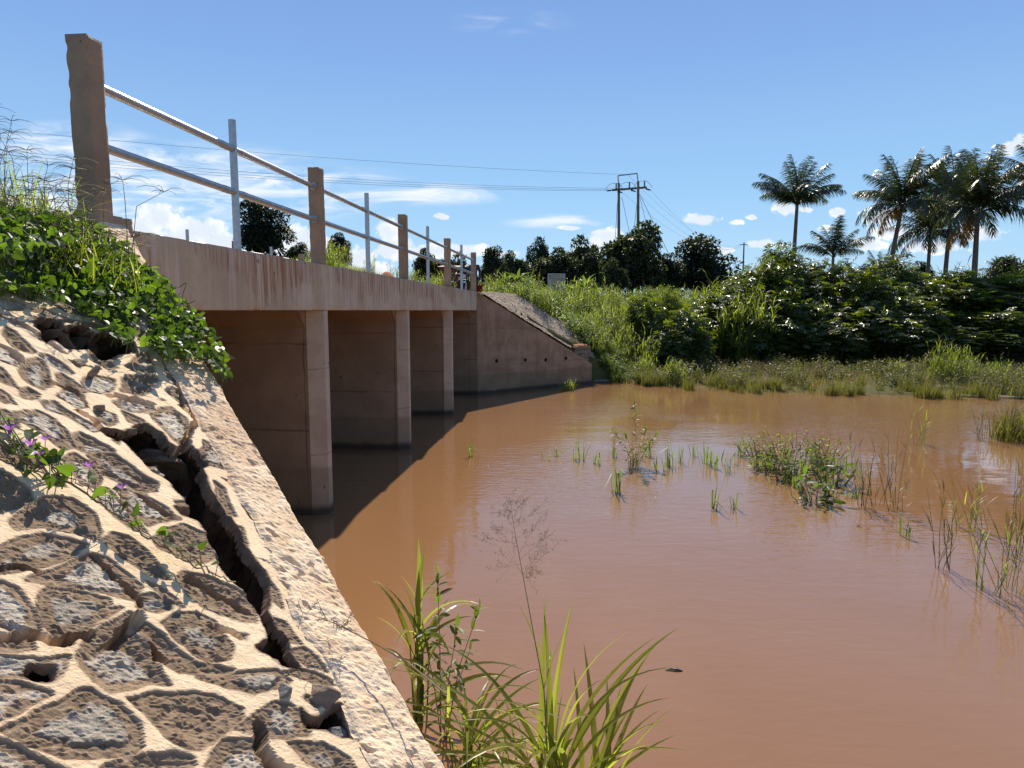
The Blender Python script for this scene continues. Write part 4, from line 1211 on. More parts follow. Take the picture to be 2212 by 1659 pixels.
def tree_crown(seed, R, H, nl, ls, lobes=16, dens=1.0):
    """broad tree crown: clumps of leaves on many lobes, with gaps between them"""
    rng = np.random.default_rng(seed); b = MB()
    C = []
    for k in range(lobes):
        u = rng.uniform(0, 6.28); cz = rng.uniform(-.85, 1); sr = math.sqrt(max(0, 1 - cz * cz)); q = rng.uniform(.25, .86)
        C.append((np.array([sr * math.cos(u) * R * q, sr * math.sin(u) * R * q, cz * H * q]), rng.uniform(.28, .44)))
    per = nl // lobes
    for c, k in C:
        d = unit(rng.normal(size=(per, 3))); d[:, 2] = np.where(d[:, 2] < -.5, -d[:, 2], d[:, 2])
        rr = k * R * (1 + .5 * (fbm(d[:, 0] * 2.5 + seed, d[:, 1] * 2.5, d[:, 2] * 2.5, 3, seed) - .5)) * (1 - .35 * rng.uniform(0, 1, per) ** 2)
        P = c + d * rr[:, None] * np.array([1, 1, .85 * H / R if H < R else 1.0])
        ax = unit(d * .7 + rng.normal(size=(per, 3)) * .6 + np.array([0, 0, -.45])); nr = unit(d + np.array([0, 0, .7]) + rng.normal(size=(per, 3)) * .45)
        scatter(b, LEAF_V, LEAF_F, P, rot_frames(ax, nr), np.stack([np.full(per, 1.7), np.ones(per), np.ones(per)], 1) * (ls * rng.uniform(.6, 1.35, per))[:, None])
    return b
def trunk_mb(h, r, seed, limbs=5, spread=1.5):
    rng = np.random.default_rng(seed); b = MB()
    b.tube([(0, 0, -.5), (rng.normal() * .1, rng.normal() * .1, h * .4), (rng.normal() * .2, rng.normal() * .2, h)], [r * 1.25, r, r * .7], 8)
    for k in range(limbs):
        a = k * 6.28 / limbs + rng.uniform(-.4, .4); s = spread * rng.uniform(.6, 1.1)
        b.tube([(0, 0, h * rng.uniform(.65, .95)), (s * .5 * math.cos(a), s * .5 * math.sin(a), h * 1.25), (s * math.cos(a), s * math.sin(a), h * 1.25 + spread * rng.uniform(.3, .9))], [r * .5, r * .35, r * .12], 6)
    return b

def make_kind(name, parts):
    """an Empty with its parts"""
    r = empty(name)
    for pn, mb, mat in parts: mb.build(pn, mat, r)
    return r

class Kind:
    """copies of a few variants of one kind of plant"""
    def __init__(self, name, variants):
        self.v = [make_kind(name, p) for p in variants]; self.used = [False] * len(self.v); self.name = name
    def put(self, i, x, y, z, sc=1.0, rz=0.0, label=None, cat=None, group=None, sz=None):
        i %= len(self.v)
        o = copy_tree(self.v[i]) if self.used[i] else self.v[i]
        self.used[i] = True
        o.location = (x, y, z); o.rotation_euler = (0, 0, rz)
        o.scale = (sc, sc, sz or sc)
        tag(o, label, cat, group, 'thing')
        return o
    def finish(self):
        for o, u in zip(self.v, self.used):
            if not u:
                for c in list(o.children): bpy.data.objects.remove(c)
                bpy.data.objects.remove(o)

def gz(x, y): return float(zground(np.array([x]), np.array([y]))[0])
RNG = random.Random(12)

# ------------------------------------------------------------------ trees beyond the banks
mango = Kind('mango_tree', [[('trunk', trunk_mb(2.0, .22, 10 + k, 5, 1.6), M['bark']), ('crown', _c, M['mango'])] for k in range(4)
                            for _c in [tree_crown(40 + k, 2.7, 2.9, 12500, .30, 40)]])
for v in mango.v:
    for c in v.children:
        if c.name.startswith('crown'): c.location = (0, 0, 2.75)
darkt = Kind('dark_tree', [[('trunk', trunk_mb(2.0, .2, 30 + k, 5, 1.3), M['bark']), ('crown', _c, M['darktree'])] for k in range(2)
                           for _c in [tree_crown(60 + k, 2.5, 2.9, 12500, .27, 42)]])
for v in darkt.v:
    for c in v.children:
        if c.name.startswith('crown'): c.location = (0, 0, 2.8)
def place_tree(kind, i, xc, ytop, wpx, Y, label, cat='tree', group='broad trees beyond the river', base_h=5.6, base_w=5.3):
    """crown centre column xc, top ytop, width wpx in the photograph; Y metres away"""
    p = at(xc, ytop, Y); g = gz(p.x, Y) - .1
    sw = wpx / FPX * Y / base_w
    sh = max(.3, (p.z - g) / base_h)
    o = kind.put(i, p.x, Y, g, sw, RNG.uniform(0, 6.28), label, cat, group, sz=sh)
    return o
TREES = [
    (darkt, 0, 562, 440, 118, 52, 'tall dark tree behind the second rail span of the bridge'),
    (darkt, 1, 730, 511, 56, 60, 'small dark round tree right of the second concrete post'),
    (mango, 0, 640, 527, 56, 62, 'low bush tree on the green rise left of the second concrete post'),
    (mango, 1, 930, 541, 70, 58, 'dark tree behind the fourth railing bay'),
    (mango, 2, 985, 548, 70, 60, 'dark tree between the last two concrete posts'),
    (mango, 3, 1062, 541, 70, 60, 'dark tree just right of the last concrete post'),
    (mango, 0, 1112, 549, 60, 66, 'small dark tree in the row right of the bridge'),
    (darkt, 1, 1166, 528, 66, 72, 'dark tree peeping above the mango trees right of the bridge'),
    (mango, 1, 1190, 540, 96, 54, 'mango tree standing behind the notice board'),
    (mango, 2, 1257, 515, 92, 62, 'mango tree with rusty young leaves between notice board and poles'),
    (mango, 3, 1262, 552, 80, 52, 'lower rusty leaved mango tree in front of another'),
    (mango, 0, 1366, 489, 142, 56, 'largest mango tree directly behind the two power poles'),
    (darkt, 0, 1512, 516, 146, 64, 'wide dark tree right of the power poles'),
    (darkt, 1, 1440, 560, 90, 58, 'low dark tree between power poles and wide dark tree'),
    (mango, 2, 1325, 560, 60, 50, 'small mango bush at the foot of the left power pole'),
    (darkt, 1, 1990, 575, 70, 60, 'low dark tree under the coconut palms'),
    (mango, 3, 2185, 560, 90, 70, 'far tree at the right end of the bank'),
]
for t in TREES: place_tree(*t[:6], t[6])
mango.finish(); darkt.finish()

# ------------------------------------------------------------------ palms
def frond_mesh(seed, L=3.1, leaf=.85, n=44, droop=1.1, lift=.9):
    rng = np.random.default_rng(seed); b = MB()
    t = np.linspace(0, 1, 14); th = (math.pi / 2 - lift) + droop * t ** 1.5
    r = np.concatenate([[0], np.cumsum(np.sin(th[:-1])) / 13 * L]); z = np.concatenate([[0], np.cumsum(np.cos(th[:-1])) / 13 * L])
    C = np.stack([r, 0 * r, z], -1)
    b.tube(C, np.linspace(.035, .006, 14), 5)
    tt = np.linspace(.16, .99, n)
    P = np.stack([np.interp(tt, t, C[:, k]) for k in range(3)], -1)
    ang = np.interp(tt, t, th)
    tan = np.stack([np.sin(ang), 0 * ang, np.cos(ang)], -1)
    prof = np.sin(np.pi * np.clip(.12 + .84 * tt, 0, 1)) ** .6
    for sgn in (-1, 1):
        side = np.array([0, sgn, 0.])
        ax = unit(tan * .7 + side * .7 + np.array([0, 0, -.62]) + rng.normal(size=(n, 3)) * .16)
        nr = np.stack([-np.cos(ang), 0 * ang, np.sin(ang)], -1) + side * .35
        lv = [(-.020, 0, 0), (.020, 0, 0), (.022, .4, -.02), (0, 1, -.24), (-.022, .4, -.02)]
        scatter(b, lv, [(0, 1, 2), (0, 2, 4), (4, 2, 3)], P + rng.normal(size=P.shape) * .01, rot_frames(ax, nr), np.stack([np.ones(n) * .9, leaf * prof, leaf * prof], 1))
    return b
FROND = []
for k, (dr, li) in enumerate(((.45, 1.40), (.8, 1.1), (1.2, .75), (1.9, .40))):
    o = frond_mesh(70 + k, droop=dr, lift=li).build('frond', M['palm'])
    FROND.append(o.data); bpy.data.objects.remove(o)
o = frond_mesh(75, droop=1.3, lift=.0, n=40).build('frond', M['palm_old']); FROND_OLD = o.data; bpy.data.objects.remove(o)
def palm_tree(x, y, z0, h, label, seed, size=1.0, lean=(0, 0), nf=24, old=1, open_=False):
    rng = random.Random(seed)
    r = empty('coconut_palm', (x, y, z0)); tag(r, label, 'palm tree', 'coconut palms behind the castor thicket')
    b = MB(); n = 10
    pts = [(lean[0] * (k / n) ** 1.6, lean[1] * (k / n) ** 1.6, -.4 + (h + .4) * k / n) for k in range(n + 1)]
    b.tube(pts, [.13 * size * (1.25 - .5 * k / n) + (.03 if k == 0 else 0) for k in range(n + 1)], 9)
    b.build('trunk', M['palm_trunk'], r, smooth=True)
    for k in range(nf):
        q = k / nf
        kind = 0 if q < .20 else 1 if q < .44 else 2 if q < .70 else 3
        if open_ and kind == 3: kind = 2
        o = bpy.data.objects.new('frond', FROND[kind]); COL.objects.link(o); o.parent = r
        o.location = (lean[0], lean[1], h - .05 - .12 * q)
        o.rotation_euler = (rng.uniform(-.25, .25), rng.uniform(-.14, .14), k * 2.4 + rng.uniform(-.3, .3))
        s = size * rng.uniform(.85, 1.12); o.scale = (s, s, s)
    for k in range(old):
        o = bpy.data.objects.new('frond', FROND_OLD); COL.objects.link(o); o.parent = r
        o.location = (lean[0], lean[1], h - .2); o.rotation_euler = (0, .2, rng.uniform(2.5, 3.9)); s = size * .9; o.scale = (s, s, s); o['label'] = 'withered orange frond'
    b = MB()
    for k in range(7):
        a = rng.uniform(0, 6.28); c = np.array([lean[0] + .22 * math.cos(a), lean[1] + .22 * math.sin(a), h - .28 - .2 * rng.random()])
        for z_, rr in ((-.1, .03), (-.05, .09), (.03, .1), (.1, .04)): pass
        b.tube([c + (0, 0, -.12), c + (0, 0, -.06), c + (0, 0, .03), c + (0, 0, .11)], [.02, .085, .095, .03], 7)
    if not open_: b.build('coconuts', M['stem'], r, smooth=True)
PALMS = [  # crown base column, crown base row, Y, frond scale, label, lean in m
    (1722, 440, 44, 1.0, 'lone slender palm with upright fronds above the castor thicket', (0.1, 0), 27, 0, True, 0.0),
    (1950, 440, 44, 1.15, 'palm with a bent trunk left of the palm cluster', (.75, 0), 30, 2, False, 0.0),
    (2058, 425, 52, 1.2, 'palm with yellowing old fronds in the middle of the cluster', (.2, 0), 34, 3, False, 0.0),
    (2112, 455, 43, 1.28, 'big palm with drooping fronds on the right of the cluster', (-.1, 0), 34, 2, False, 0.0),
    (2010, 500, 50, 1.05, 'short palm low between two taller palms', (0, 0), 30, 1, False, 0.0),
    (2260, 400, 44, 1.2, 'palm at the right edge of the picture', (0, 0), 36, 0, False, 0.0),
    (1800, 552, 42, .8, 'low bushy palm rising just over the castor thicket', (0, 0), 16, 0, True, 0.0),
    (1900, 590, 58, .7, 'small far palm low over the thicket', (0, 0), 14, 0, True, 0.0),
    (2165, 590, 80, .8, 'tiny distant palm at the right skyline', (0, 0), 14, 0, True, 0.0),
]
for k, (px_, py_, Y, sc, lab, lean, nf, old, op, _) in enumerate(PALMS):
    top = at(px_, py_, Y); g = gz(top.x, Y) - .1
    palm_tree(top.x - lean[0], Y - lean[1], g, max(.6, top.z - g), lab, 200 + k, sc, lean, nf, old, op)

# ------------------------------------------------------------------ banana plants
def banana(seed):
    rng = np.random.default_rng(seed); b = MB(); st = MB()
    st.tube([(0, 0, -.2), (0, 0, .5), (.02, 0, 1.0)], [.10, .08, .05], 8)
    n = 9; a = np.arange(n) * 2.4 + rng.uniform(-.3, .3, n)
    blades(b, np.stack([.04 * np.cos(a), .04 * np.sin(a), np.full(n, .95)], -1), a, rng.uniform(1.2, 1.8, n), rng.uniform(.30, .42, n), rng.uniform(.15, .55, n), rng.uniform(.8, 1.7, n), 9, fold=True)
    return [('stem', st, M['stem']), ('leaves', b, M['banana'])]
ban = Kind('banana_plant', [banana(5), banana(6)])
for k, (px_, py_, Y, sc, lab) in enumerate(((1090, 600, 40, .9, 'banana plant right of the last concrete post'), (1118, 598, 42, 1.0, 'banana plant with a yellow leaf below the dark trees'),
                                            (1265, 612, 40, 1.0, 'banana plant right of the notice board'), (1135, 604, 44, .9, 'small banana plant left of the notice board'), (1232, 622, 38, .6, 'young banana shoot beside the notice board'))):
    p = at(px_, py_, Y); sc *= .72; ban.put(k, p.x, Y, max(gz(p.x, Y), p.z - 1.6 * sc), sc, k * 1.3, lab, 'banana plant', 'banana plants behind the bank')
ban.finish()

# ------------------------------------------------------------------ castor thicket on the right bank
castor = Kind('castor_shrub', [[('stems', s_, M['stem']), ('foliage', f_, M['castor'])] for k in range(5) for f_, s_ in [castor_shrub(300 + k, 1.25, 3.0, 760)]])
CAST = []   # (column, top row, Y)
def thicket():
    top = lambda x: np.interp(x, [1290, 1360, 1430, 1530, 1600, 1640, 1690, 1730, 1790, 1900, 2000, 2100, 2230], [640, 612, 612, 640, 596, 560, 540, 560, 553, 556, 570, 585, 585])
    rng = random.Random(77)
    for row, (Y, drop, x0) in enumerate(((36.5, 0, 1620), (34.6, 30, 1580), (33.0, 72, 1540), (31.6, 118, 1545))):
        x = x0 + 20 * row % 37
        while x < 2260:
            t = float(top(x)) + drop + rng.uniform(-8, 22)
            CAST.append((x, t, Y + rng.uniform(-.5, .5)))
            x += rng.uniform(62, 92)
    for c in ((1392, 628, 29.5), (1448, 622, 29.8), (1420, 655, 28.3), (1480, 660, 28.2), (1500, 690, 27.6), (1445, 700, 27.2), (1690, 528, 37.2), (1590, 600, 33.6), (1562, 622, 32.6), (1550, 662, 31.6), (1600, 648, 32.2), (1645, 575, 35.2), (1612, 690, 30.9), (1660, 640, 32.4)):
        CAST.append(c)
thicket()
WHERE = ['back row', 'second row', 'third row', 'front row']
for k, (x, t, Y) in enumerate(CAST):
    p = at(x, t, Y); g = gz(p.x, Y) - .15
    sh = max(.35, (p.z - g) / 3.05); sw = RNG.uniform(.95, 1.25) if x > 1540 else RNG.uniform(.55, .8)
    castor.put(k, p.x, Y, g, sw, RNG.uniform(0, 6.28), 'big leaved castor shrub in the dark thicket along the right bank', 'shrub', 'castor shrubs of the right bank thicket', sz=sh)
castor.finish()

# ------------------------------------------------------------------ tall cane grass and herbs on the sunlit bank
cane = Kind('cane_grass', [[('blades', cane_clump(400 + k, 26, .55, 2.0), M['grass'])] for k in range(4)])
herb = Kind('bank_herb', [[('stems', s_, M['stem']), ('foliage', f_, M['creeper'])] for k in range(4) for f_, s_ in [weed_bush(420 + k, .75, .85, 900, .085)]])
tuft = Kind('grass_tuft', [[('blades', grass_clump(440 + k, 90, .35, 1.0, .022, .25, 1.5), M['grass'])] for k in range(4)])
def bank_plants():
    rng = random.Random(5)
    lab_c = 'tall cane grass clump with arching lime leaves on the sunlit bank'
    lab_h = 'low leafy herb on the sunlit bank right of the far wing wall'
    # chosen cane clumps: column, top row, Y
    for k, (x, t, Y) in enumerate(((1620, 625, 30.6), (1585, 660, 30.0), (1600, 710, 29.4), (1215, 608, 30.0), (1195, 640, 28.2), (1230, 655, 27.5), (1285, 600, 32), (1255, 602, 31),
                                   (1330, 625, 31.5), (1375, 640, 30.6), (1300, 640, 29.5), (1150, 600, 31), (1060, 590, 33), (1075, 600, 32), (1048, 612, 30), (1105, 612, 31), (1310, 690, 27), (1345, 700, 27.2),
                                   (1545, 600, 34), (1520, 620, 33), (1640, 640, 30.2), (1940, 575, 36), (2060, 570, 37.5), (2090, 580, 36), (2200, 575, 36), (1760, 650, 32.5), (1900, 660, 32.4), (1280, 730, 25.8), (1395, 720, 26.2))):
        p = at(x, t, Y); g = gz(p.x, Y) - .1; s = max(.35, (p.z - g) / 1.95)
        cane.put(k, p.x, Y, g, min(1.3, max(.55, s)), rng.uniform(0, 6.28), lab_c, 'cane grass', 'cane grass clumps on the sunlit bank', sz=s)
    n = 0
    while n < 200:
        y = rng.uniform(22.5, 48); x = rng.uniform(-1.5, 9.5) * (1 if y < 34 else 1.6)
        s_ = x * SA + y * CA; d_ = x * CA - y * SA
        if s_ - 19.66 - (d_ + 3.07) < 2.3 + .2 or d_ < -2.6: continue
        e = y - float(far_waterline(x)); mw = float(marsh_width(x))
        if e < .2 or (x > 6.3 and e < mw + 4) or x > 12: continue
        g = gz(x, y)
        r = rng.random()
        if r < .34:
            cane.put(n, x, y, g - .05, rng.uniform(.35, .7), rng.uniform(0, 6.28), lab_c, 'cane grass', 'cane grass clumps on the sunlit bank')
        elif r < .72:
            herb.put(n, x, y, g - .05, rng.uniform(.6, 1.15), rng.uniform(0, 6.28), lab_h, 'herb', 'leafy herbs on the sunlit bank')
        else:
            tuft.put(n, x, y, g - .03, rng.uniform(.5, 1.0), rng.uniform(0, 6.28), 'lime green grass tuft on the sunlit bank', 'grass tuft', 'grass tufts on the sunlit bank')
        n += 1
    for k in range(42):      # close cover beside the end of the far wing
        x = rng.uniform(2.9, 6.2) if k > 9 else rng.uniform(2.35, 3.3); y = float(far_waterline(x)) + rng.uniform(.25, 4.5 if k > 9 else 2.6)
        (herb, herb, tuft, cane)[k % 4].put(k, x, y, max(.0, gz(x, y)) - .04, rng.uniform(.5, .9) if k % 4 < 3 else .45, rng.uniform(0, 6.28), ('low leafy herb on the sunlit bank right of the far wing wall', 'low leafy herb on the sunlit bank right of the far wing wall', 'lime green grass tuft on the sunlit bank', lab_c)[k % 4], ('herb', 'herb', 'grass tuft', 'cane grass')[k % 4],
            ('leafy herbs on the sunlit bank', 'leafy herbs on the sunlit bank', 'grass tufts on the sunlit bank', 'cane grass clumps on the sunlit bank')[k % 4])
    for k in range(44):      # low scrub closing the view under the trees
        y = rng.uniform(44, 60); x = rng.uniform(-5, 17)
        herb.put(k, x, y, gz(x, y) - .1, rng.uniform(1.5, 2.4), rng.uniform(0, 6.28), 'dim low scrub filling the gaps under the mango trees', 'scrub', 'low scrub under the trees')
    # the green rise beyond the bridge deck
    for k in range(70):
        y = rng.uniform(36, 56); x = rng.uniform(-16, 0)
        d_ = x * CA - y * SA
        (herb if k % 3 else cane).put(k, x, y, gz(x, y) - .05, rng.uniform(.6, 1.1), rng.uniform(0, 6.28), 'green growth on the rise seen through the railing', 'shrub', 'growth on the rise beyond the bridge')
bank_plants()

# grass cover (nobody could count it)
def cover():
    rng = np.random.default_rng(21); b = MB()
    n = 26000
    y = rng.uniform(21, 60, n); x = rng.uniform(-18, 26, n)
    s_ = x * SA + y * CA; d_ = x * CA - y * SA
    e = y - far_waterline(x); mw = marsh_width(x)
    ok = (e > .1) & ((e > mw - 1.5)) & ~((s_ - 19.66 - (d_ + 3.07) < 2.6 * (1 - .25 * sstep(-3, -.3, d_)) + .4) & (d_ > -3.2)) & ~((d_ < -2.9) & (d_ > -9) & (s_ < 60)) & ~((d_ <= -9) & (s_ < 23))
    x, y = x[ok], y[ok]; z = zground(x, y) - .03
    m = len(x)
    blades(b, np.stack([x, y, z], -1), rng.uniform(0, 6.28, m), rng.uniform(.2, .6, m) * (.6 + vnoise(x * .5, y * .5, seed=3) * .9), rng.uniform(.015, .035, m), rng.uniform(0, .5, m), rng.uniform(.4, 1.8, m), 4)
    tag(b.build('bank_grass', M['grass']), 'short green grass covering the far bank', 'grass', kind='stuff')
    # creeping broad leaves
    n = 9000; b = MB()
    y = rng.uniform(22.5, 34, n); x = rng.uniform(.0, 8, n)
    s_ = x * SA + y * CA; d_ = x * CA - y * SA
    e = y - far_waterline(x)
    ok = (e > .6) & (s_ - 19.66 - (d_ + 3.07) > 2.8) & (fbm(x * .6, y * .6, seed=8) > .42) & (e > marsh_width(x))
    x, y = x[ok], y[ok]; m = len(x); z = zground(x, y) + rng.uniform(.05, .5, m) * (fbm(x * .6, y * .6, seed=8) - .38) * 4
    ax = rng.normal(size=(m, 3)); ax[:, 2] *= .3
    scatter(b, HEART_V, HEART_F, np.stack([x, y, z], -1), rot_frames(unit(ax), np.array([0, 0, 1.]) + rng.normal(size=(m, 3)) * .4), rng.uniform(.07, .14, m))
    tag(b.build('bank_creeper', M['creeper']), 'creeping broad leaved cover on the sunlit bank', 'ground cover', kind='stuff')
cover()

# ------------------------------------------------------------------ marsh along the far waterline
reed = Kind('marsh_tuft', [[('blades', grass_clump(460 + k, 70, .28, .95, .024, .15, .9), M['reed'])] for k in range(5)])
dryw = Kind('brown_weed', [[('stems', s_, M['dry_stem']), ('foliage', f_, M['dryweed'])] for k in range(2) for f_, s_ in [weed_bush(480 + k, .7, .9, 800, .06)]])
marshw = Kind('marsh_weed', [[('stems', s_, M['stem']), ('foliage', f_, M['reed'])] for k in range(4) for f_, s_ in [weed_bush(490 + k, .6, .75, 620, .075)]])
def marsh():
    rng = random.Random(9)
    lab = 'reedy grass tuft standing in the marsh along the far waterline'
    n = 0
    for k in range(70):     # the front edge
        x = rng.uniform(4.3, 17.5); y = float(far_waterline(x)) + rng.uniform(-.6, 1.0)
        reed.put(k, x, y, max(0, gz(x, y)) - .02, rng.uniform(.4, .75), rng.uniform(0, 6.28), lab, 'marsh grass', 'marsh grass tufts along the far waterline')
    for k in range(150):
        x = rng.uniform(4.2, 19); e = rng.uniform(.6, 9.5)
        y = float(far_waterline(x)) + e
        if e > float(marsh_width(x)): continue
        if rng.random() < .68:
            marshw.put(k, x, y, max(0, gz(x, y)) - .02, rng.uniform(.6, 1.15), rng.uniform(0, 6.28), 'yellow green leafy weed in the marsh before the dark thicket', 'marsh weed', 'leafy weeds in the marsh')
        else:
            reed.put(k, x, y, max(0, gz(x, y)) - .02, rng.uniform(.45, .85), rng.uniform(0, 6.28), lab, 'marsh grass', 'marsh grass tufts along the far waterline')
    for k, (px_, py_, Y) in enumerate(((1530, 790, 26.5), (1555, 782, 27), (1650, 788, 26), (1690, 792, 26), (1620, 790, 27), (1760, 800, 25), (1500, 795, 26.3))):
        p = at(px_, py_, Y); dryw.put(k, p.x, Y, max(0, gz(p.x, Y)), .75, k, 'rusty brown dying weed at the back of the marsh', 'weed', 'brown weeds at the back of the marsh')
    # tall feathery weed patch at the right and a reed clump on the wing wall foot
    for k, (px_, ytop, Y, kd) in enumerate(((2048, 706, 23, 0), (2075, 722, 23.3, 1), (2028, 730, 23.1, 2), (2100, 745, 23.6, 3), (2160, 760, 23, 0), (1938, 770, 24, 2))):
        p = at(px_, ytop, Y); g = max(0, gz(p.x, Y)); s = (p.z - g) / 2.0
        cane.put(kd, p.x, Y, g, .55, k, 'tall feathery grass standing over the right part of the marsh', 'marsh grass', 'tall feathery marsh grasses', sz=max(.4, s * .8))
    b = MB(); r = np.random.default_rng(2); n = 14000
    x = r.uniform(3.2, 24, n); y = far_waterline(x) + r.uniform(-.4, 11, n)
    ok = (y - far_waterline(x) < marsh_width(x) + 1) & (fbm(x * .9, y * .9, seed=4) > .40)
    x, y = x[ok], y[ok]; m = len(x); z = np.maximum(zground(x, y), -.02) - .02
    blades(b, np.stack([x, y, z], -1), r.uniform(0, 6.28, m), r.uniform(.10, .36, m), r.uniform(.012, .024, m), r.uniform(0, .4, m), r.uniform(.2, 1.4, m), 4)
    tag(b.build('marsh_grass', M['reed']), 'fine yellow green marsh grass before the dark thicket', 'marsh grass', kind='stuff')
    p = on_z(1225, 843); tuft.put(1, p.x, p.y, -.02, .62, 1.0, 'spiky green tuft growing from the water before the far wing wall', 'grass tuft')
marsh()
cane.finish(); herb.finish(); tuft.finish(); reed.finish(); dryw.finish(); marshw.finish()
# ------------------------------------------------------------------ vines and grass on the near slope
M['flower'] = leaf_mat('purple_flower', (.28, .10, .36), (.4, .15, .5), .4, .5, .3, .2)
M['yellowleaf'] = leaf_mat('yellow_leaf', (.45, .33, .02), (.6, .45, .03), .4, .5, .3, .2)
def on_slope(x, y, h=0.0):
    """where the line of sight meets the pitched slope raised by h"""
    r = ray(x, y); d = r.x * CA - r.y * SA
    k = 3.05 - .64 * 3.07 + h * 1.187
    t = (k - EYE) / (r.z + .64 * d)
    return Vector((r.x * t, r.y * t, EYE + r.z * t))
def inside(px, py, poly):
    c = False; n = len(poly)
    for i in range(n):
        ax, ay = poly[i]; bx, by = poly[(i + 1) % n]
        if (ay > py) != (by > py) and px < (bx - ax) * (py - ay) / (by - ay) + ax: c = not c
    return c
def vine_mass(poly, n, hmax, seed, smin, smax, hpow=1.4, limit=True):
    rng = random.Random(seed); nr = np.random.default_rng(seed); P = []
    xs = [p[0] for p in poly]; ys = [p[1] for p in poly]; tries = 0
    while len(P) < n and tries < n * 60:
        tries += 1
        x, y = rng.uniform(min(xs), max(xs)), rng.uniform(min(ys), max(ys))
        if not inside(x, y, poly): continue
        if vnoise(np.array([x * .02]), np.array([y * .02]), seed=seed)[0] < .22: continue
        h = .02 + hmax * rng.random() ** hpow
        p = on_slope(x, y, h)
        if p.y < .3 or p.length > 9: continue
        P.append(p)
    P = np.array([tuple(p) for p in P]); m = len(P)
    lf, st = MB(), MB()
    ax = nr.normal(size=(m, 3)) * .8 + np.array([.35, -.45, -.35]); ax[:, 2] -= .1
    nrm = np.array([0, .1, .8]) + nr.normal(size=(m, 3)) * .62
    scatter(lf, HEART_V, HEART_F, P, rot_frames(unit(ax), nrm), nr.uniform(smin, smax, m))
    for k in range(0, m if m >= 100 else 0, 2):   # petioles and running stems under the leaves
        q = P[k] + np.array([nr.normal() * .02, nr.normal() * .02, -nr.uniform(.03, .08)])
        st.tube([P[k], q], .0014, 3, caps=False)
    if m < 100: st.tube([P[j] - np.array([0, 0, .012]) for j in np.argsort(P[:, 0])], .0018, 4, caps=False)
    order = nr.permutation(m)[:26]
    for k in order:
        d_ = np.linalg.norm(P - P[k], axis=1); nb = np.argsort(d_)[8:60:12]
        pts = [P[k]] + [P[j] + nr.normal(size=3) * .01 - np.array([0, 0, .015]) for j in nb]
        st.tube(pts, .002, 4, caps=False)
    return lf, st
def vine_thing(label, poly, n, hmax, seed, smin, smax, mat='nearvine', hpow=1.4):
    lf, st = vine_mass(poly, n, hmax, seed, smin, smax, hpow)
    c = Vector(np.concatenate(lf.V).mean(0)); 
    for mb_ in (lf, st): mb_.V = [v - np.array(c) for v in mb_.V]
    r = empty('creeping_vine', c); tag(r, label, 'vine', 'creeping vines on the near slope')
    st.build('stems', M['stem'], r); lf.build('leaves', M[mat], r)
    return r
vine_thing('thick heart leaved vine draped over the wing wall top near the end post', [(165, 475), (215, 485), (262, 520), (300, 560), (345, 590), (390, 640), (420, 700), (370, 770), (330, 745), (250, 660), (190, 600), (150, 520)], 1250, .12, 501, .022, .052)
vine_thing('vine tongue hanging over the outer edge of the wing wall', [(300, 590), (345, 600), (408, 655), (450, 705), (490, 770), (494, 812), (470, 800), (440, 760), (400, 770), (350, 730), (330, 690)], 560, .10, 502, .022, .05)
vine_thing('leafy vine patch spilling down onto the stones from the road shoulder', [(0, 500), (90, 500), (170, 520), (240, 600), (300, 690), (280, 745), (210, 690), (140, 645), (60, 628), (0, 622)], 1000, .09, 503, .02, .048)
vine_thing('dark tangled vine behind the grass on the road shoulder', [(-60, 440), (60, 450), (165, 462), (175, 520), (90, 540), (-60, 560)], 1000, .22, 504, .022, .05)
for k, (poly, n, lab) in enumerate(((([(0, 890), (50, 900), (110, 960), (150, 1010), (140, 1050), (80, 1030), (0, 985)]), 20, 'small vine patch with purple flowers low on the left of the stones'),)):
    r = vine_thing(lab, poly, n, .045, 510 + k, .02, .04)
    for (fx, fy) in ((66, 963), (83, 987), (20, 930)):
        fl = MB()
        p = np.array(on_slope(fx, fy, .07)) - np.array(r.location)
        for q in range(5):
            a = q * 1.2566
            fl.add([p, p + (.016 * math.cos(a - .5), .016 * math.sin(a - .5), .014), p + (.021 * math.cos(a), .021 * math.sin(a), .017), p + (.016 * math.cos(a + .5), .016 * math.sin(a + .5), .014)], [[0, 1, 2, 3]])
        fl.tube([p + (0, 0, -.025), p + (0, 0, .002)], [.002, .005], 6)
        fl.build('flower', M['flower'], r)
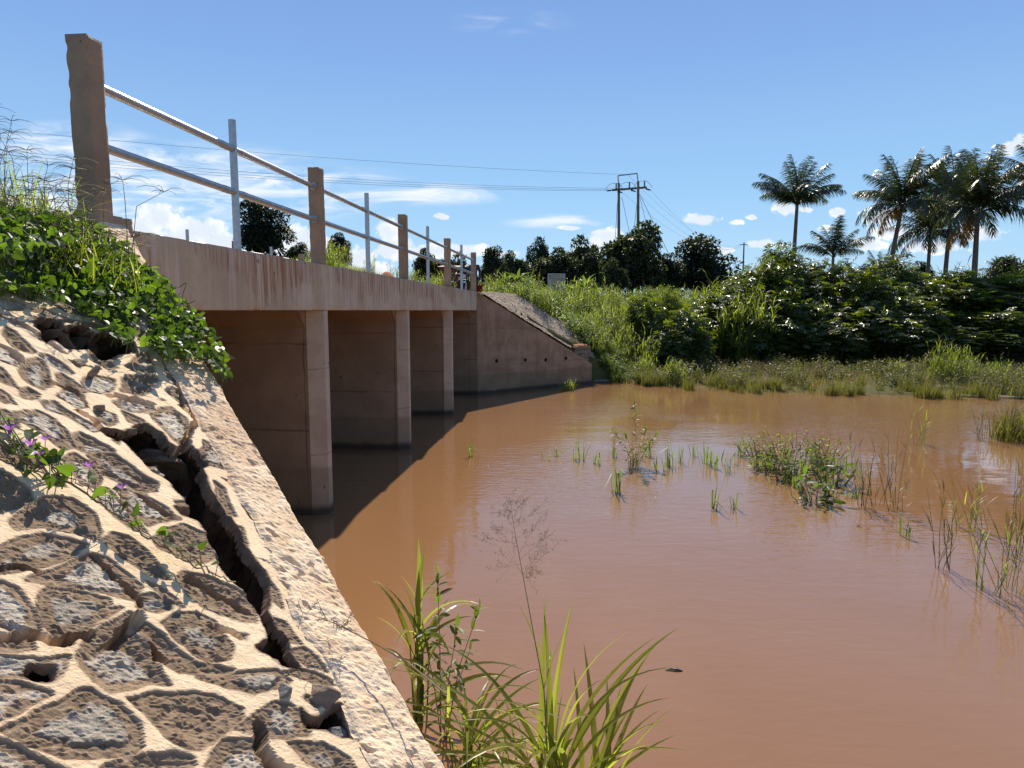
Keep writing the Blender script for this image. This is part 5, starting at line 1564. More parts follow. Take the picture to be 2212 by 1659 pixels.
def trailing(path, label, seed, step=24):
    nr = np.random.default_rng(seed)
    pts = [on_slope(x, y, .035 + .01 * nr.normal()) for x, y in path]
    P = np.array([tuple(p) for p in pts]); c = P.mean(0)
    L = np.concatenate([[0], np.cumsum(np.linalg.norm(np.diff(P, axis=0), axis=1))])
    tt = np.linspace(0, L[-1], 60); C = np.stack([np.interp(tt, L, P[:, k]) for k in range(3)], -1) + nr.normal(size=(60, 3)) * .003
    st, lf, fl = MB(), MB(), MB()
    st.tube(C - c, np.linspace(.004, .002, 60), 5)
    st.tube(C - c + np.array([.012, .006, .004]) + nr.normal(size=(60, 3)) * .004, .002, 4)
    pos = []
    for t in np.arange(.05, .99, .05):
        i = int(t * 59)
        for q in range(int(nr.integers(1, 4))):
            h = nr.uniform(.02, .06); o = C[i] - c + np.array([nr.normal() * .022, nr.normal() * .022, h])
            st.tube([C[i] - c, o], .0013, 3, caps=False); pos.append(o)
    pos = np.array(pos); m = len(pos)
    ax = nr.normal(size=(m, 3)); ax[:, 2] = ax[:, 2] * .5 - .1
    scatter(lf, HEART_V, HEART_F, pos, rot_frames(unit(ax), np.array([.1, .3, .8]) + nr.normal(size=(m, 3)) * .6), nr.uniform(.02, .048, m) * np.linspace(1.15, .75, m))
    fls = []
    for i in (14, 24, 33):
        fl = MB(); fls.append(fl)
        o = C[i] - c + np.array([.01, 0, .075])
        st.tube([C[i] - c, o], .0012, 3)
        for q in range(5):
            a = q * 1.2566
            fl.add([o, o + (.013 * math.cos(a - .5), .013 * math.sin(a - .5), .012), o + (.017 * math.cos(a), .017 * math.sin(a), .015), o + (.013 * math.cos(a + .5), .013 * math.sin(a + .5), .012)], [[0, 1, 2, 3]])
    r = empty('creeping_vine', c); tag(r, label, 'vine', 'creeping vines on the near slope')
    st.build('stems', M['dry_stem'], r); lf.build('leaves', M['nearvine'], r)
    for fl in fls: fl.build('flower', M['flower'], r)
trailing([(-30, 930), (40, 985), (110, 1022), (180, 1062), (250, 1110), (320, 1165), (390, 1205), (440, 1235), (490, 1262)], 'long single vine runner trailing diagonally across the mortared stones', 520)
# one curling tendril in front of the edge beam
b = MB(); c = at(400, 640, 3.55)
tt = np.linspace(0, 1, 26)
tp = [at(385 + 30 * t + 10 * math.sin(7 * t), 622 + 22 * t - 16 * math.sin(6.0 * t), 3.55) - c for t in tt]
b.tube(tp, .0018, 4); tag(b.build('vine_tendril', M['creeper'], None, loc=c), 'thin curling tendril in front of the stained edge beam', 'tendril')

def spider_head(mb, top, rng, n=6, L=.12):
    for k in range(n):
        a = k * 6.28 / n + rng.uniform(-.4, .4); l = L * rng.uniform(.7, 1.2)
        pts = [top + np.array([l * t * math.cos(a), l * t * math.sin(a), l * (.55 * t - .55 * t * t)]) for t in (0, .35, .7, 1)]
        mb.tube(pts, [.0016, .0015, .0013, .0008], 3, caps=False)
def shoulder_grass(px_, py_, dist, seed, label, n=110, L=.75):
    rng = np.random.default_rng(seed); p = at(px_, py_, dist); z = min(3.02, p.z); p = Vector((p.x, p.y, z))
    bl, sd_ = MB(), MB()
    a = rng.uniform(0, 6.28, n); rr = .24 * np.sqrt(rng.uniform(0, 1, n))
    base = np.stack([rr * np.cos(a), rr * np.sin(a), np.full(n, -.15)], -1)
    blades(bl, base, rng.uniform(0, 6.28, n), L * rng.uniform(.5, 1.05, n), rng.uniform(.005, .012, n), rng.uniform(0, .35, n), rng.uniform(.3, 1.8, n), 7, fold=True)
    for k in range(9):
        x, y = rng.normal(size=2) * .14; l = L * rng.uniform(.9, 1.35); le = rng.normal(size=2) * .12
        top = np.array([x + le[0], y + le[1], l - .15])
        sd_.tube([(x, y, -.15), (x + le[0] * .3, y + le[1] * .3, l * .5), top], [.0022, .0018, .0012], 4)
        spider_head(sd_, top, rng); 
        if k % 2: spider_head(sd_, top - np.array([le[0] * .15, le[1] * .15, .05]), rng, 4, .09)
    r = empty('tall_grass', p); tag(r, label, 'grass clump', 'grass clumps on the road shoulder')
    bl.build('blades', M['grass'], r); sd_.build('seed_heads', M['dry_stem'], r)
shoulder_grass(30, 520, 3.5, 601, 'tall spidery headed grass at the left edge of the road shoulder', 150, .62)
shoulder_grass(-20, 470, 3.8, 602, 'grass clump cut by the left edge of the picture', 130, .56)
shoulder_grass(100, 500, 3.7, 603, 'thin grass clump close to the leaning end post', 90, .36)
shoulder_grass(70, 560, 3.3, 604, 'short grass clump leaning over the top of the stones', 150, .36)
shoulder_grass(35, 600, 3.15, 606, 'leaning grass blades over the upper left stones', 120, .34)
shoulder_grass(110, 590, 3.2, 607, 'grass blades rising through the vine left of the end post', 110, .38)
shoulder_grass(200, 585, 3.3, 608, 'few bright grass blades in the vine under the end post', 50, .30)
shoulder_grass(150, 545, 3.4, 605, 'sparse blades among the vine below the end post', 90, .36)

# ------------------------------------------------------------------ foreground grasses at the foot of the wing wall
def hand_grass(name, base, specs, label, extra=None, seed=0, mat='neargrass'):
    """specs: (azimuth deg, length, width, lean, curve, base height)"""
    rng = np.random.default_rng(seed); b = MB(); st = MB()
    S = np.array(specs, float); n = len(S)
    off = rng.normal(size=(n, 2)) * .035
    bs = np.stack([off[:, 0], off[:, 1], S[:, 5]], -1)
    blades(b, bs, np.radians(S[:, 0]), S[:, 1], S[:, 2], S[:, 3], S[:, 4], 12, fold=True, twist=rng.uniform(-.8, .8, n))
    for k in range(n):
        if S[k, 5] > .05: st.tube([(off[k, 0] * .6, off[k, 1] * .6, -.1), (off[k, 0], off[k, 1], S[k, 5] + .02)], [.006, .004], 5)
    r = empty(name, base); tag(r, label, 'grass', 'broad bladed grasses at the foot of the wing wall')
    b.build('blades', M[mat], r); st.build('stems', M['stem'], r)
    return r
pA = on_z(905, 1560)
rng_ = random.Random(31)
specs = [(100, .42, .030, .06, .3, .72), (70, .40, .028, .10, .4, .70), (200, .36, .026, .20, .5, .62), (0, .36, .030, .35, .8, .66), (170, .38, .026, .15, .3, .50),
         (-20, .55, .034, .5, 1.5, .55), (20, .46, .032, .6, 1.2, .40), (185, .4, .028, .3, .9, .36), (-60, .60, .038, .5, 1.7, .42), (-80, .55, .034, .6, 1.9, .25), (-10, .75, .036, .7, 1.3, .14),
         (10, .6, .034, .8, 1.3, .05), (190, .5, .032, .5, 1.2, .2), (40, .5, .03, .25, .7, .3), (-40, .55, .03, .7, 1.4, .1), (150, .4, .028, .4, 1.0, .45), (90, .5, .03, .2, .6, .25), (-110, .5, .032, .6, 1.5, .3)]
for k in range(12): specs.append((rng_.uniform(-180, 180), rng_.uniform(.3, .6), rng_.uniform(.018, .032), rng_.uniform(.2, .8), rng_.uniform(.6, 1.6), rng_.uniform(0, .6)))
specs = [(a_, l_, w_ * 1.45, *r_) for a_, l_, w_, *r_ in specs]
hand_grass('broad_grass', pA, specs, 'upright broad bladed grass rising beside the middle of the wing wall', seed=1)
pB = on_z(1195, 1745)
specs = []
for k in range(17):
    specs.append((rng_.uniform(-180, 180), rng_.uniform(.55, .95), rng_.uniform(.024, .040), rng_.uniform(.08, .5), rng_.uniform(.7, 1.9), rng_.uniform(0, .25)))
specs += [(25, 1.05, .036, .55, .75, .1), (10, .9, .034, .4, .7, .15), (165, 1.1, .036, .6, 1.2, .1), (185, 1.15, .034, .75, 1.0, .05), (150, .9, .034, .5, 1.1, .2), (60, .85, .034, .15, .5, .2), (100, .8, .03, .1, .4, .2), (80, .9, .03, .12, .3, .15), (-30, .8, .03, .6, .9, .1), (200, .9, .032, .9, .8, .1)]
specs = [(a_, l_, w_ * 1.1, *r_) for a_, l_, w_, *r_ in specs[::1]]
hand_grass('broad_grass', pB, specs, 'spreading broad bladed grass in the water at the bottom centre', seed=2)
pC = on_z(1010, 1700)
specs = [(rng_.uniform(-180, 180), rng_.uniform(.4, .85), rng_.uniform(.014, .028), rng_.uniform(.3, .9), rng_.uniform(.8, 1.9), rng_.uniform(0, .3)) for k in range(32)]
specs = [(a_, l_, w_ * 1.1, *r_) for a_, l_, w_, *r_ in specs]
hand_grass('broad_grass', pC, specs, 'low arching broad grass between the wing wall and the seed stalk', seed=3)
pD = on_z(1290, 1760)
specs = [(rng_.uniform(-60, 100), rng_.uniform(.45, .8), rng_.uniform(.02, .032), rng_.uniform(.2, .7), rng_.uniform(.4, 1.0), rng_.uniform(0, .15)) for k in range(14)]
specs = [(a_, l_, w_ * 1.35, *r_) for a_, l_, w_, *r_ in specs]
hand_grass('broad_grass', pD, specs, 'broad grass with one long blade reaching over the water to the right', seed=4)

# panicle stalk
def panicle():
    rng = np.random.default_rng(44)
    base = on_z(1188, 1730); Y = base.y
    p1 = at(1175, 1490, Y); p2 = at(1150, 1355, Y); p3 = at(1130, 1245, Y); p4 = at(1112, 1150, Y - .02); p5 = at(1101, 1075, Y - .03)
    o = np.array(base); K = [np.array(p) - o for p in (base, p1, p2, p3, p4, p5)]
    st, hd = MB(), MB()
    st.tube(K[:4], [.0040, .0032, .0026, .0020], 6)
    hd.tube(K[3:], [.0020, .0014, .0007], 5)
    def spike(p, q, r, n):
        hd.tube([p, (p + q) / 2 + rng.normal(size=3) * .008, q], [r * .75, r * .6, r * .4], 3, caps=False)
        for k in range(n):
            t = rng.uniform(.25, 1); c = p + (q - p) * t
            e = c + rng.normal(size=3) * .008
            hd.tube([c, e], [.0006, .0011], 3, caps=False)
    for t in np.concatenate([np.full(7, .02), np.linspace(.08, .95, 15)]):
        c = K[3] + (K[4] - K[3]) * min(1, t * 1.9) if t < .52 else K[4] + (K[5] - K[4]) * ((t - .52) / .48)
        a = rng.uniform(0, 6.28); l = (.24 * (1 - t) + .05) * rng.uniform(.6, 1.1)
        e = c + np.array([l * .85 * math.cos(a), l * .85 * math.sin(a), l * rng.uniform(.1, .75)])
        spike(c, e, .0010, 9)
        for j in range(3):
            m = c + (e - c) * rng.uniform(.3, .8); q = m + (e - c) * .4 + rng.normal(size=3) * .04
            spike(m, q, .0008, 7)
    lf = MB(); blades(lf, [np.array(at(1172, 1450, Y)) - o, K[1]], [2.6, .6], [.36, .3], [.016, .012], [.25, .3], [.5, .4], 8, fold=True)
    r = empty('seed_stalk', base); tag(r, 'tall thin grass stalk with an airy seed head in front of open water', 'grass stalk')
    st.build('stem', M['stem'], r); hd.build('seed_head', M['dry_stem'], r); lf.build('leaves', M['neargrass'], r)
panicle()
# small panicle lying across the wing wall top
def lying_panicle():
    rng = np.random.default_rng(46); st = MB()
    pts = [on_slope(965, 1500, .16), on_slope(880, 1430, .10), on_slope(800, 1385, .07), on_slope(720, 1345, .06), on_slope(650, 1320, .06)]
    o = np.array(pts[0]); K = [np.array(p) - o for p in pts]
    st.tube(K, [.0028, .0024, .0018, .0012, .0008], 5)
    for k in range(14):
        t = rng.uniform(.55, 1.0) * 4; i = min(3, int(t)); c = K[i] + (K[i + 1] - K[i]) * (t - i)
        e = c + np.array([rng.normal() * .03, rng.normal() * .03, rng.uniform(-.02, .07)])
        st.tube([c, e], [.0009, .0007], 3, caps=False)
        for j in range(5):
            q = c + (e - c) * rng.uniform(.3, 1); st.tube([q, q + rng.normal(size=3) * .007], [.0008, .0012], 3, caps=False)
    tag(st.build('seed_stalk', M['dry_stem'], None, loc=o), 'thin seeding grass stalk lying across the rough wing wall top', 'grass stalk')
lying_panicle()
# weed with paired leaves
def pinnate_weed(base, stems, label, seed, leafmat='creeper', name='leafy_weed', ls=.055, group=None, stemr=.004):
    rng = np.random.default_rng(seed); st, lf = MB(), MB()
    P, A = [], []
    for (dx, dy, h, n) in stems:
        K = [np.array([rng.normal() * .01, rng.normal() * .01, -.1]), np.array([dx * .45, dy * .45, h * .55]), np.array([dx, dy, h])]
        st.tube(K, [stemr, stemr * .7, stemr * .35], 5)
        for t in np.linspace(.25, 1, n):
            c = K[0] * (1 - t) ** 2 + 2 * K[1] * t * (1 - t) + K[2] * t * t
            a = rng.uniform(0, 6.28)
            for s_ in (0, math.pi):
                P.append(c); A.append((math.cos(a + s_), math.sin(a + s_), rng.uniform(-.3, .5)))
            if t > .8:
                P.append(c); A.append((dx * .5, dy * .5, 1))
    P, A = np.array(P), np.array(A); m = len(P)
    scatter(lf, LEAF_V, LEAF_F, P, rot_frames(unit(A), np.array([0, 0, 1.]) + rng.normal(size=(m, 3)) * .35), rng.uniform(.7, 1.3, m) * ls)
    r = empty(name, base); tag(r, label, 'weed', group); st.build('stems', M['red_stem'], r); lf.build('leaves', M[leafmat], r)
    return r
pinnate_weed(on_z(955, 1600), [(-.02, .05, .98, 13), (.22, .0, .80, 10), (.10, -.05, .72, 10), (-.10, 0, .66, 9), (.16, .1, .5, 8)], 'dark stemmed leafy weed between the wing wall and the open water', 51, ls=.075)
b = MB(); blades(b, np.random.default_rng(3).normal(size=(16, 3)) * np.array([.12, .08, 0]), np.random.default_rng(4).uniform(0, 6.28, 16), .45, .016, .15, .4, 6, fold=True)
tag(b.build('sedge_tuft', M['creeper'], None, loc=on_z(1120, 1690)), 'dark upright sedge in the water beside the spreading grass', 'sedge')

# ------------------------------------------------------------------ plants standing in the river
def kinked(n, R, L, w, seed, kink=.5, spread=.5):
    """stiff blades, some snapped over"""
    rng = np.random.default_rng(seed); b = MB()
    for k in range(n):
        a = rng.uniform(0, 6.28); r = R * math.sqrt(rng.random()); p0 = np.array([r * math.cos(a), r * math.sin(a), -.06])
        az = rng.uniform(0, 6.28); l = L * rng.uniform(.55, 1.0); le = abs(rng.normal()) * spread * .5
        d1 = np.array([math.sin(le) * math.cos(az), math.sin(le) * math.sin(az), math.cos(le)])
        side = np.array([-math.sin(az), math.cos(az), 0]) * w * rng.uniform(.6, 1.1) / 2
        if rng.random() < kink:
            f = rng.uniform(.45, .8); p1 = p0 + d1 * l * f; dn = rng.uniform(-.9, .1)
            d2 = unit(np.array([math.cos(az), math.sin(az), dn])); p2 = p1 + d2 * l * (1.15 - f)
        else:
            p1 = p0 + d1 * l * .55; d2 = unit(d1 + np.array([math.cos(az), math.sin(az), 0]) * .15); p2 = p1 + d2 * l * .45
        b.add([p0 - side, p0 + side, p1 + side * .9, p1 - side * .9, p2], [[0, 1, 2, 3]]); 
        nb = b.n; b.F.setdefault((3, 0), []).append(np.array([[nb - 2, nb - 3, nb - 1]]))
    return b
SEDGES = [ # column, waterline row, height px, blades, kink, label
    (1018, 985, 46, 7, .5, 'small sedge tuft alone near the edge of the bridge shadow'),
    (1177, 992, 24, 3, .4, 'two thin blades standing alone in the river'),
    (1250, 992, 48, 12, .15, 'upright sedge tuft left of the tall river weed'),
    (1325, 985, 40, 9, .3, 'sedge tuft just left of the tall river weed'),
    (1332, 1062, 74, 9, .55, 'sedge with snapped blades in front of the tall river weed'),
    (1450, 1005, 52, 12, .3, 'sedge tuft right of the tall river weed'),
    (1470, 998, 46, 8, .4, 'second sedge tuft right of the tall river weed'),
    (1522, 1000, 44, 8, .35, 'sedge tuft left of the leafy river island'),
    (1545, 1098, 56, 6, .7, 'broken sedge in open water below the leafy river island'),
    (1588, 1098, 44, 6, .6, 'second broken sedge below the leafy river island'),
    (1600, 985, 58, 9, .1, 'tall upright sedge at the back left of the leafy river island'),
    (1955, 1160, 48, 5, .6, 'small bent sedge between the thin reed clumps on the right'),
    (1862, 1140, 20, 3, .9, 'dead stick like blade lying in the water right of the island'),
    (1640, 1010, 30, 7, .4, 'short sedge on the left rim of the leafy river island'),
    (1790, 1075, 48, 9, .5, 'sedge on the right rim of the leafy river island'),
    (1205, 985, 26, 5, .4, 'tiny sedge between the lone blades and the upright tuft'),
    (1290, 1000, 30, 7, .5, 'low sedge right of the upright tuft in the river'),
    (1400, 985, 40, 9, .3, 'sedge just behind the tall river weed'),
    (1425, 1015, 36, 8, .6, 'splayed sedge right below the tall river weed'),
    (1495, 985, 34, 7, .4, 'small sedge behind the gap left of the leafy island'),
    (1540, 1010, 40, 9, .5, 'splayed sedge touching the left end of the leafy island'),
    (1575, 1020, 36, 8, .5, 'low sedge at the left foot of the leafy island'),
    (1840, 1075, 34, 7, .7, 'drooping sedge right below the leafy island'),
    (2130, 1280, 40, 5, .8, 'bent dead blades at the foot of the tall thin reeds'),
]
for k, (x, y, hp, n, kk, lab) in enumerate(SEDGES):
    p = on_z(x, y); L = hp / FPX * p.y * 1.5
    b = kinked(n, .06 + .02 * n / 8, L, .022, 700 + k, kk, .45)
    tag(b.build('river_sedge', M['creeper'], None, loc=p), lab, 'sedge', 'sedge tufts standing in the river')
# tall river weed
p = on_z(1375, 1008)
pinnate_weed(p, [(-.05, 0, 1.0, 22), (-.38, 0, .55, 14), (.34, .05, .52, 14), (.12, -.1, .6, 14), (-.18, .1, .5, 12), (.22, 0, .4, 10)], 'tall feathery weed standing in the middle of the river', 71, 'creeper', 'river_weed', .085, stemr=.003)
b = kinked(14, .12, .45, .02, 72, .3, .5); tag(b.build('river_sedge', M['reed'], None, loc=on_z(1372, 1012)), 'sedge blades crowding the foot of the tall river weed', 'sedge', 'sedge tufts standing in the river')
# leafy island
def island(x, y, label, seed, R, H, n, ls, mat):
    p = on_z(x, y); b, st = weed_bush(seed, R, H, n, ls)
    r = empty('river_weed', p); tag(r, label, 'weed', 'weeds of the leafy river island'); st.build('stems', M['red_stem'], r); b.build('leaves', M[mat], r)
for k, a in enumerate(((1660, 1015, 'left low weed of the leafy river island', .35, .38, 150, .11, 'creeper'), (1700, 985, 'back fine leaved weed of the leafy river island', .75, .5, 380, .055, 'grass'), (1690, 1040, 'front left broad leaved weed of the leafy river island', .32, .42, 50, .14, 'nearvine'),
                       (1745, 1030, 'middle dense weed of the leafy river island', .55, .52, 300, .09, 'creeper'), (1765, 1085, 'front broad leaved weed of the leafy river island', .34, .42, 55, .15, 'nearvine'), (1800, 1045, 'right broad leaved weed of the leafy river island', .34, .48, 55, .15, 'nearvine'), (1640, 985, 'back left thin weed of the leafy river island', .45, .4, 220, .06, 'grass'), (1780, 1000, 'back right bright weed of the leafy river island', .4, .5, 380, .06, 'grass'))):
    island(a[0], a[1], a[2], 800 + k, *a[3:])
for k, (x, y, hp, n, lab) in enumerate(((1560, 1000, 40, 10, 'sedge at the far left end of the leafy river island'), (1680, 1000, 46, 12, 'sedge among the back weeds of the leafy river island'), (1720, 1050, 50, 12, 'sedge in the heart of the leafy river island'), (1760, 1020, 46, 12, 'sedge among the right weeds of the leafy river island'), (1830, 1020, 44, 10, 'sedge at the far right end of the leafy river island'))):
    p = on_z(x, y); b = kinked(n, .22, hp / FPX * p.y * 1.3, .022, 760 + k, .45, .7)
    tag(b.build('river_sedge', M['creeper'], None, loc=p), lab, 'sedge', 'sedge tufts standing in the river')
# thin reed clumps
def thin_reeds(x, y, hp, n, wpx, label, seed):
    p = on_z(x, y); H = hp / FPX * p.y * 1.05; R = wpx / FPX * p.y / 2; rng = np.random.default_rng(seed); b = MB()
    for k in range(n):
        a = rng.uniform(0, 6.28); r = R * math.sqrt(rng.random()); h = H * rng.uniform(.4, 1.0); la = rng.uniform(0, 6.28); lo = h * abs(rng.normal()) * .22
        q0 = np.array([r * math.cos(a), r * math.sin(a) * .7, -.1]); q2 = q0 + np.array([lo * math.cos(la), lo * math.sin(la), h]); q1 = (q0 + q2) / 2 + rng.normal(size=3) * .015
        b.tube([q0, q1, q2], [.0034, .0027, .001], 4)
        m = rng.integers(3, 7); t = rng.uniform(.2, 1, m)[:, None]
        blades(b, q0 + (q2 - q0) * t, rng.uniform(0, 6.28, m), rng.uniform(.10, .26, m), .009, rng.uniform(.3, .9, m), rng.uniform(.1, 1.0, m), 4)
    tag(b.build('thin_reeds', M['grass' if seed % 2 else 'reed'], None, loc=p), label, 'reeds', 'thin reed clumps on the right of the river')
for k, a in enumerate(((1905, 1100, 190, 20, 110, 'thin reed clump right of the leafy river island'), (1985, 958, 92, 9, 40, 'sparse thin reeds far back before the right marsh'), (2045, 1230, 232, 8, 60, 'tall thin reeds right of the small bent sedge'),
                       (2160, 1275, 300, 17, 120, 'tallest thin reeds at the right edge of the picture'), (2115, 950, 86, 10, 36, 'thin reeds left of the dense green tuft at the right edge'), (2100, 1140, 150, 8, 70, 'scattered thin reeds before the right edge'), (2210, 1200, 260, 13, 70, 'thin reeds cut by the right edge of the picture'))):
    thin_reeds(*a, seed=820 + k)
for (x, y, s, lab) in ((2190, 950, 1.0, 'dense dark green rush tuft at the right edge of the river'), (2225, 945, 1.1, 'rush tuft cut by the right edge of the picture')):
    p = on_z(x, y); b = grass_clump(int(x), 220, .42, .95, .018, .2, 1.2)
    tag(b.build('rush_tuft', M['reed'], None, loc=p), lab, 'rush', 'rush tufts at the right edge')
# things afloat: tiny leaves and foam flecks
def flecks():
    rng = np.random.default_rng(91); b = MB()
    for k in range(70):
        y = rng.uniform(8, 21); x = rng.uniform(-.5, 13)
        if x < -2.2 + .1 * y or x > .82 * y: continue
        s_ = rng.uniform(.006, .015); a = rng.uniform(0, 6.28)
        V = np.array([(math.cos(a + t) * s_ * (1 if q % 2 else .5), math.sin(a + t) * s_, .003) for q, t in enumerate(np.linspace(0, 6.28, 6)[:-1])]) + np.array([x, y, .001])
        b.poly(V)
    tag(b.build('floating_flecks', M['pale_wood']), 'tiny pale leaf bits and foam flecks scattered on the brown water', 'flotsam', kind='stuff')
# things afloat
M['pale_wood'] = plain_mat('bleached_wood', (.62, .55, .42), .7, 0, .15, 20)
flecks()
q0, q1 = on_z(2056, 854, .03), on_z(2260, 861, .03)
b = MB(); b.tube([q0 - q0, (q1 - q0) * .5 + Vector((0, 0, .01)), q1 - q0], [.022, .026, .03], 8)
tag(b.build('bamboo_pole', M['pale_wood'], None, loc=q0), 'long pale pole floating at the marsh edge on the right', 'pole')
p = on_z(1455, 1448); b = MB()
b.tube([(-.055, 0, .004), (-.02, .005, .010), (.02, -.004, .010), (.06, -.012, .003)], [.003, .007, .008, .003], 7); b.tube([(.0, 0, .01), (.03, .02, .012)], [.004, .002], 5)
tag(b.build('floating_stick', M['dark_metal'], None, loc=p), 'small wet dark stick floating alone in the open water', 'stick')
wr = rock_obj('wet_rock', 950, (.55, .35, .10), on_z(1300, 824, .0), (0, 0, .3), M['rock_grey']); tag(wr, 'flat wet rock at the waterline beside the end of the far wing wall', 'rock')
# ------------------------------------------------------------------ power line
def h_pole():
    YL, YR = 66.0, 65.1
    tl = at(1336.6, 395.5, YL); tr = at(1378.5, 391.6, YR)
    base = Vector(((tl.x + tr.x) / 2, (YL + YR) / 2, min(gz(tl.x, YL), gz(tr.x, YR))))
    r = empty('power_pole', base); tag(r, 'wooden twin pole carrying insulators and wires in front of the largest mango tree', 'power pole', 'power poles')
    rel = lambda p: p - base
    for t in (tl, tr):
        b = MB(); x0 = Vector((t.x + .12, t.y, base.z - .6))
        b.tube([rel(x0), rel((x0 + t) / 2 + Vector((.05, 0, 0))), rel(t)], [.17, .15, .12], 10); b.build('pole', M['pole_wood'], r, smooth=True)
    c0, c1 = at(1322, 410.8, YL), at(1397, 404.7, YR)
    dx = (c1 - c0).normalized(); up = Vector((0, 0, 1)); fr = dx.cross(up).normalized()
    b = MB()
    for s_ in (-1, 1):
        b.tube([rel(c0 + fr * .15 * s_), rel(c1 + fr * .15 * s_)], .075, 4)
    b.build('crossarm', M['pole_wood'], r)
    b = MB(); e0, e1 = at(1335, 379.5, YL), at(1376.4, 374.6, YR)
    b.tube([rel(tl - up * .3), rel(e0)], .06, 4); b.tube([rel(tr - up * .3), rel(e1)], .06, 4); b.tube([rel(e0), rel(e1)], .055, 4)
    b.build('top_bracket', M['steel'], r)
    ins = []
    for k, (x, y) in enumerate(((1323, 411), (1351.5, 408.6), (1384, 405.8))):
        p = at(x, y, 65.6)
        b = MB()
        b.tube([rel(p + dx * .35 - up * .05), rel(p + dx * .35 + up * .62)], .05, 6)
        for q in range(5): b.tube([rel(p + dx * .35 + up * (.1 + q * .1)), rel(p + dx * .35 + up * (.14 + q * .1))], .085, 8)
        b.build('insulator', M['dark_metal'], r)
        b = MB(); b.tube([rel(p - dx * .55), rel(p - dx * .1)], .07, 7); b.tube([rel(p + dx * .5 - up * .12), rel(p + dx * .95 - up * .3)], [.09, .05], 7)
        b.build('insulator', M['dark_metal'], r)
        b = MB(); tt = np.linspace(0, 1, 12)
        b.tube([rel(p - dx * .75 * (1 - t) + dx * .35 * t + up * (.62 * math.sin(min(1, t * 1.6) * math.pi / 2))) for t in tt], .018, 4)
        b.tube([rel(p + dx * (.35 + .75 * t) + up * (.62 - .75 * t * t)) for t in tt], .018, 4); b.build('jumper_wire', M['wire'], r)
        ins.append((p - dx * .55, p + dx * .95 - up * .3))
    # stays
    for k, (xt, yt, xm, ym, xb, yb, Y1) in enumerate(((1334, 435, 1328, 500, 1321, 600, 62), (1343, 425, 1361, 506, 1395, 610, 60), (1377, 430, 1369.5, 497, 1352, 600, 60), (1382, 425, 1404.5, 503, 1440, 600, 60), (1382, 420, 1419.5, 491, 1500, 592, 64))):
        a = at(xt, yt, 65.5); m = at(xm, ym, (65.5 + Y1) / 2 + 1); e = at(xb, yb, Y1)
        e.z = min(e.z, gz(e.x, e.y) + .1)
        b = MB(); b.tube([rel(a), rel(a + (e - a) * .999)], .022, 4); k_ = a + (e - a) * (.46 if k < 4 else .4)
        b.tube([rel(k_ - (e - a).normalized() * .17), rel(k_ + (e - a).normalized() * .17)], .075, 6); b.build('stay_wire', M['wire'], r)
    return r, ins, (e0 + e1) / 2
pole, INS, TOPW = h_pole()
far_l = copy_tree(pole); far_l.location = pole.location + at(-330, 247, 44) - TOPW
far_l['label'] = 'power pole further left along the line, outside the picture'
dl = at(-330, 247, 44) - TOPW
def wire(p, q, sag, label, r=.011):
    b = MB(); n = 28; tt = np.linspace(0, 1, n)
    b.tube([(q - p) * t - Vector((0, 0, sag * 4 * t * (1 - t))) for t in tt], r, 4)
    tag(b.build('power_line', M['wire'], None, loc=p), label, 'power line', 'wires of the power line')
wire(TOPW, TOPW + dl, .5, 'single topmost wire running left from the twin pole over the bridge', .010)
for k, (a, e) in enumerate(INS):
    wire(a, a + dl, .8, ('lowest', 'middle', 'upper')[k] + ' of three close wires running left from the twin pole crossarm')
b = MB(); pt = at(1606, 524, 170); pb = at(1606, 560, 170)
b.tube([(0, 0, -3), (0, 0, pt.z - pb.z)], [.22, .16], 8); b.tube([(-1.1, 0, pt.z - pb.z - .5), (1.1, .3, pt.z - pb.z - .5)], .09, 4)
fp = b.build('power_pole', M['pole_wood'], None, loc=pb); tag(fp, 'tiny far power pole on the skyline left of the lone palm', 'power pole', 'power poles')
for k, (a, e) in enumerate(INS):
    wire(e, at(1603 + 3 * k, 528, 170), 3.0, ('lowest', 'middle', 'upper')[k] + ' wire falling right from the crossarm to the far skyline pole')
wire(TOPW, at(1606, 525, 170), 3.0, 'topmost wire falling right to the far skyline pole', .010)

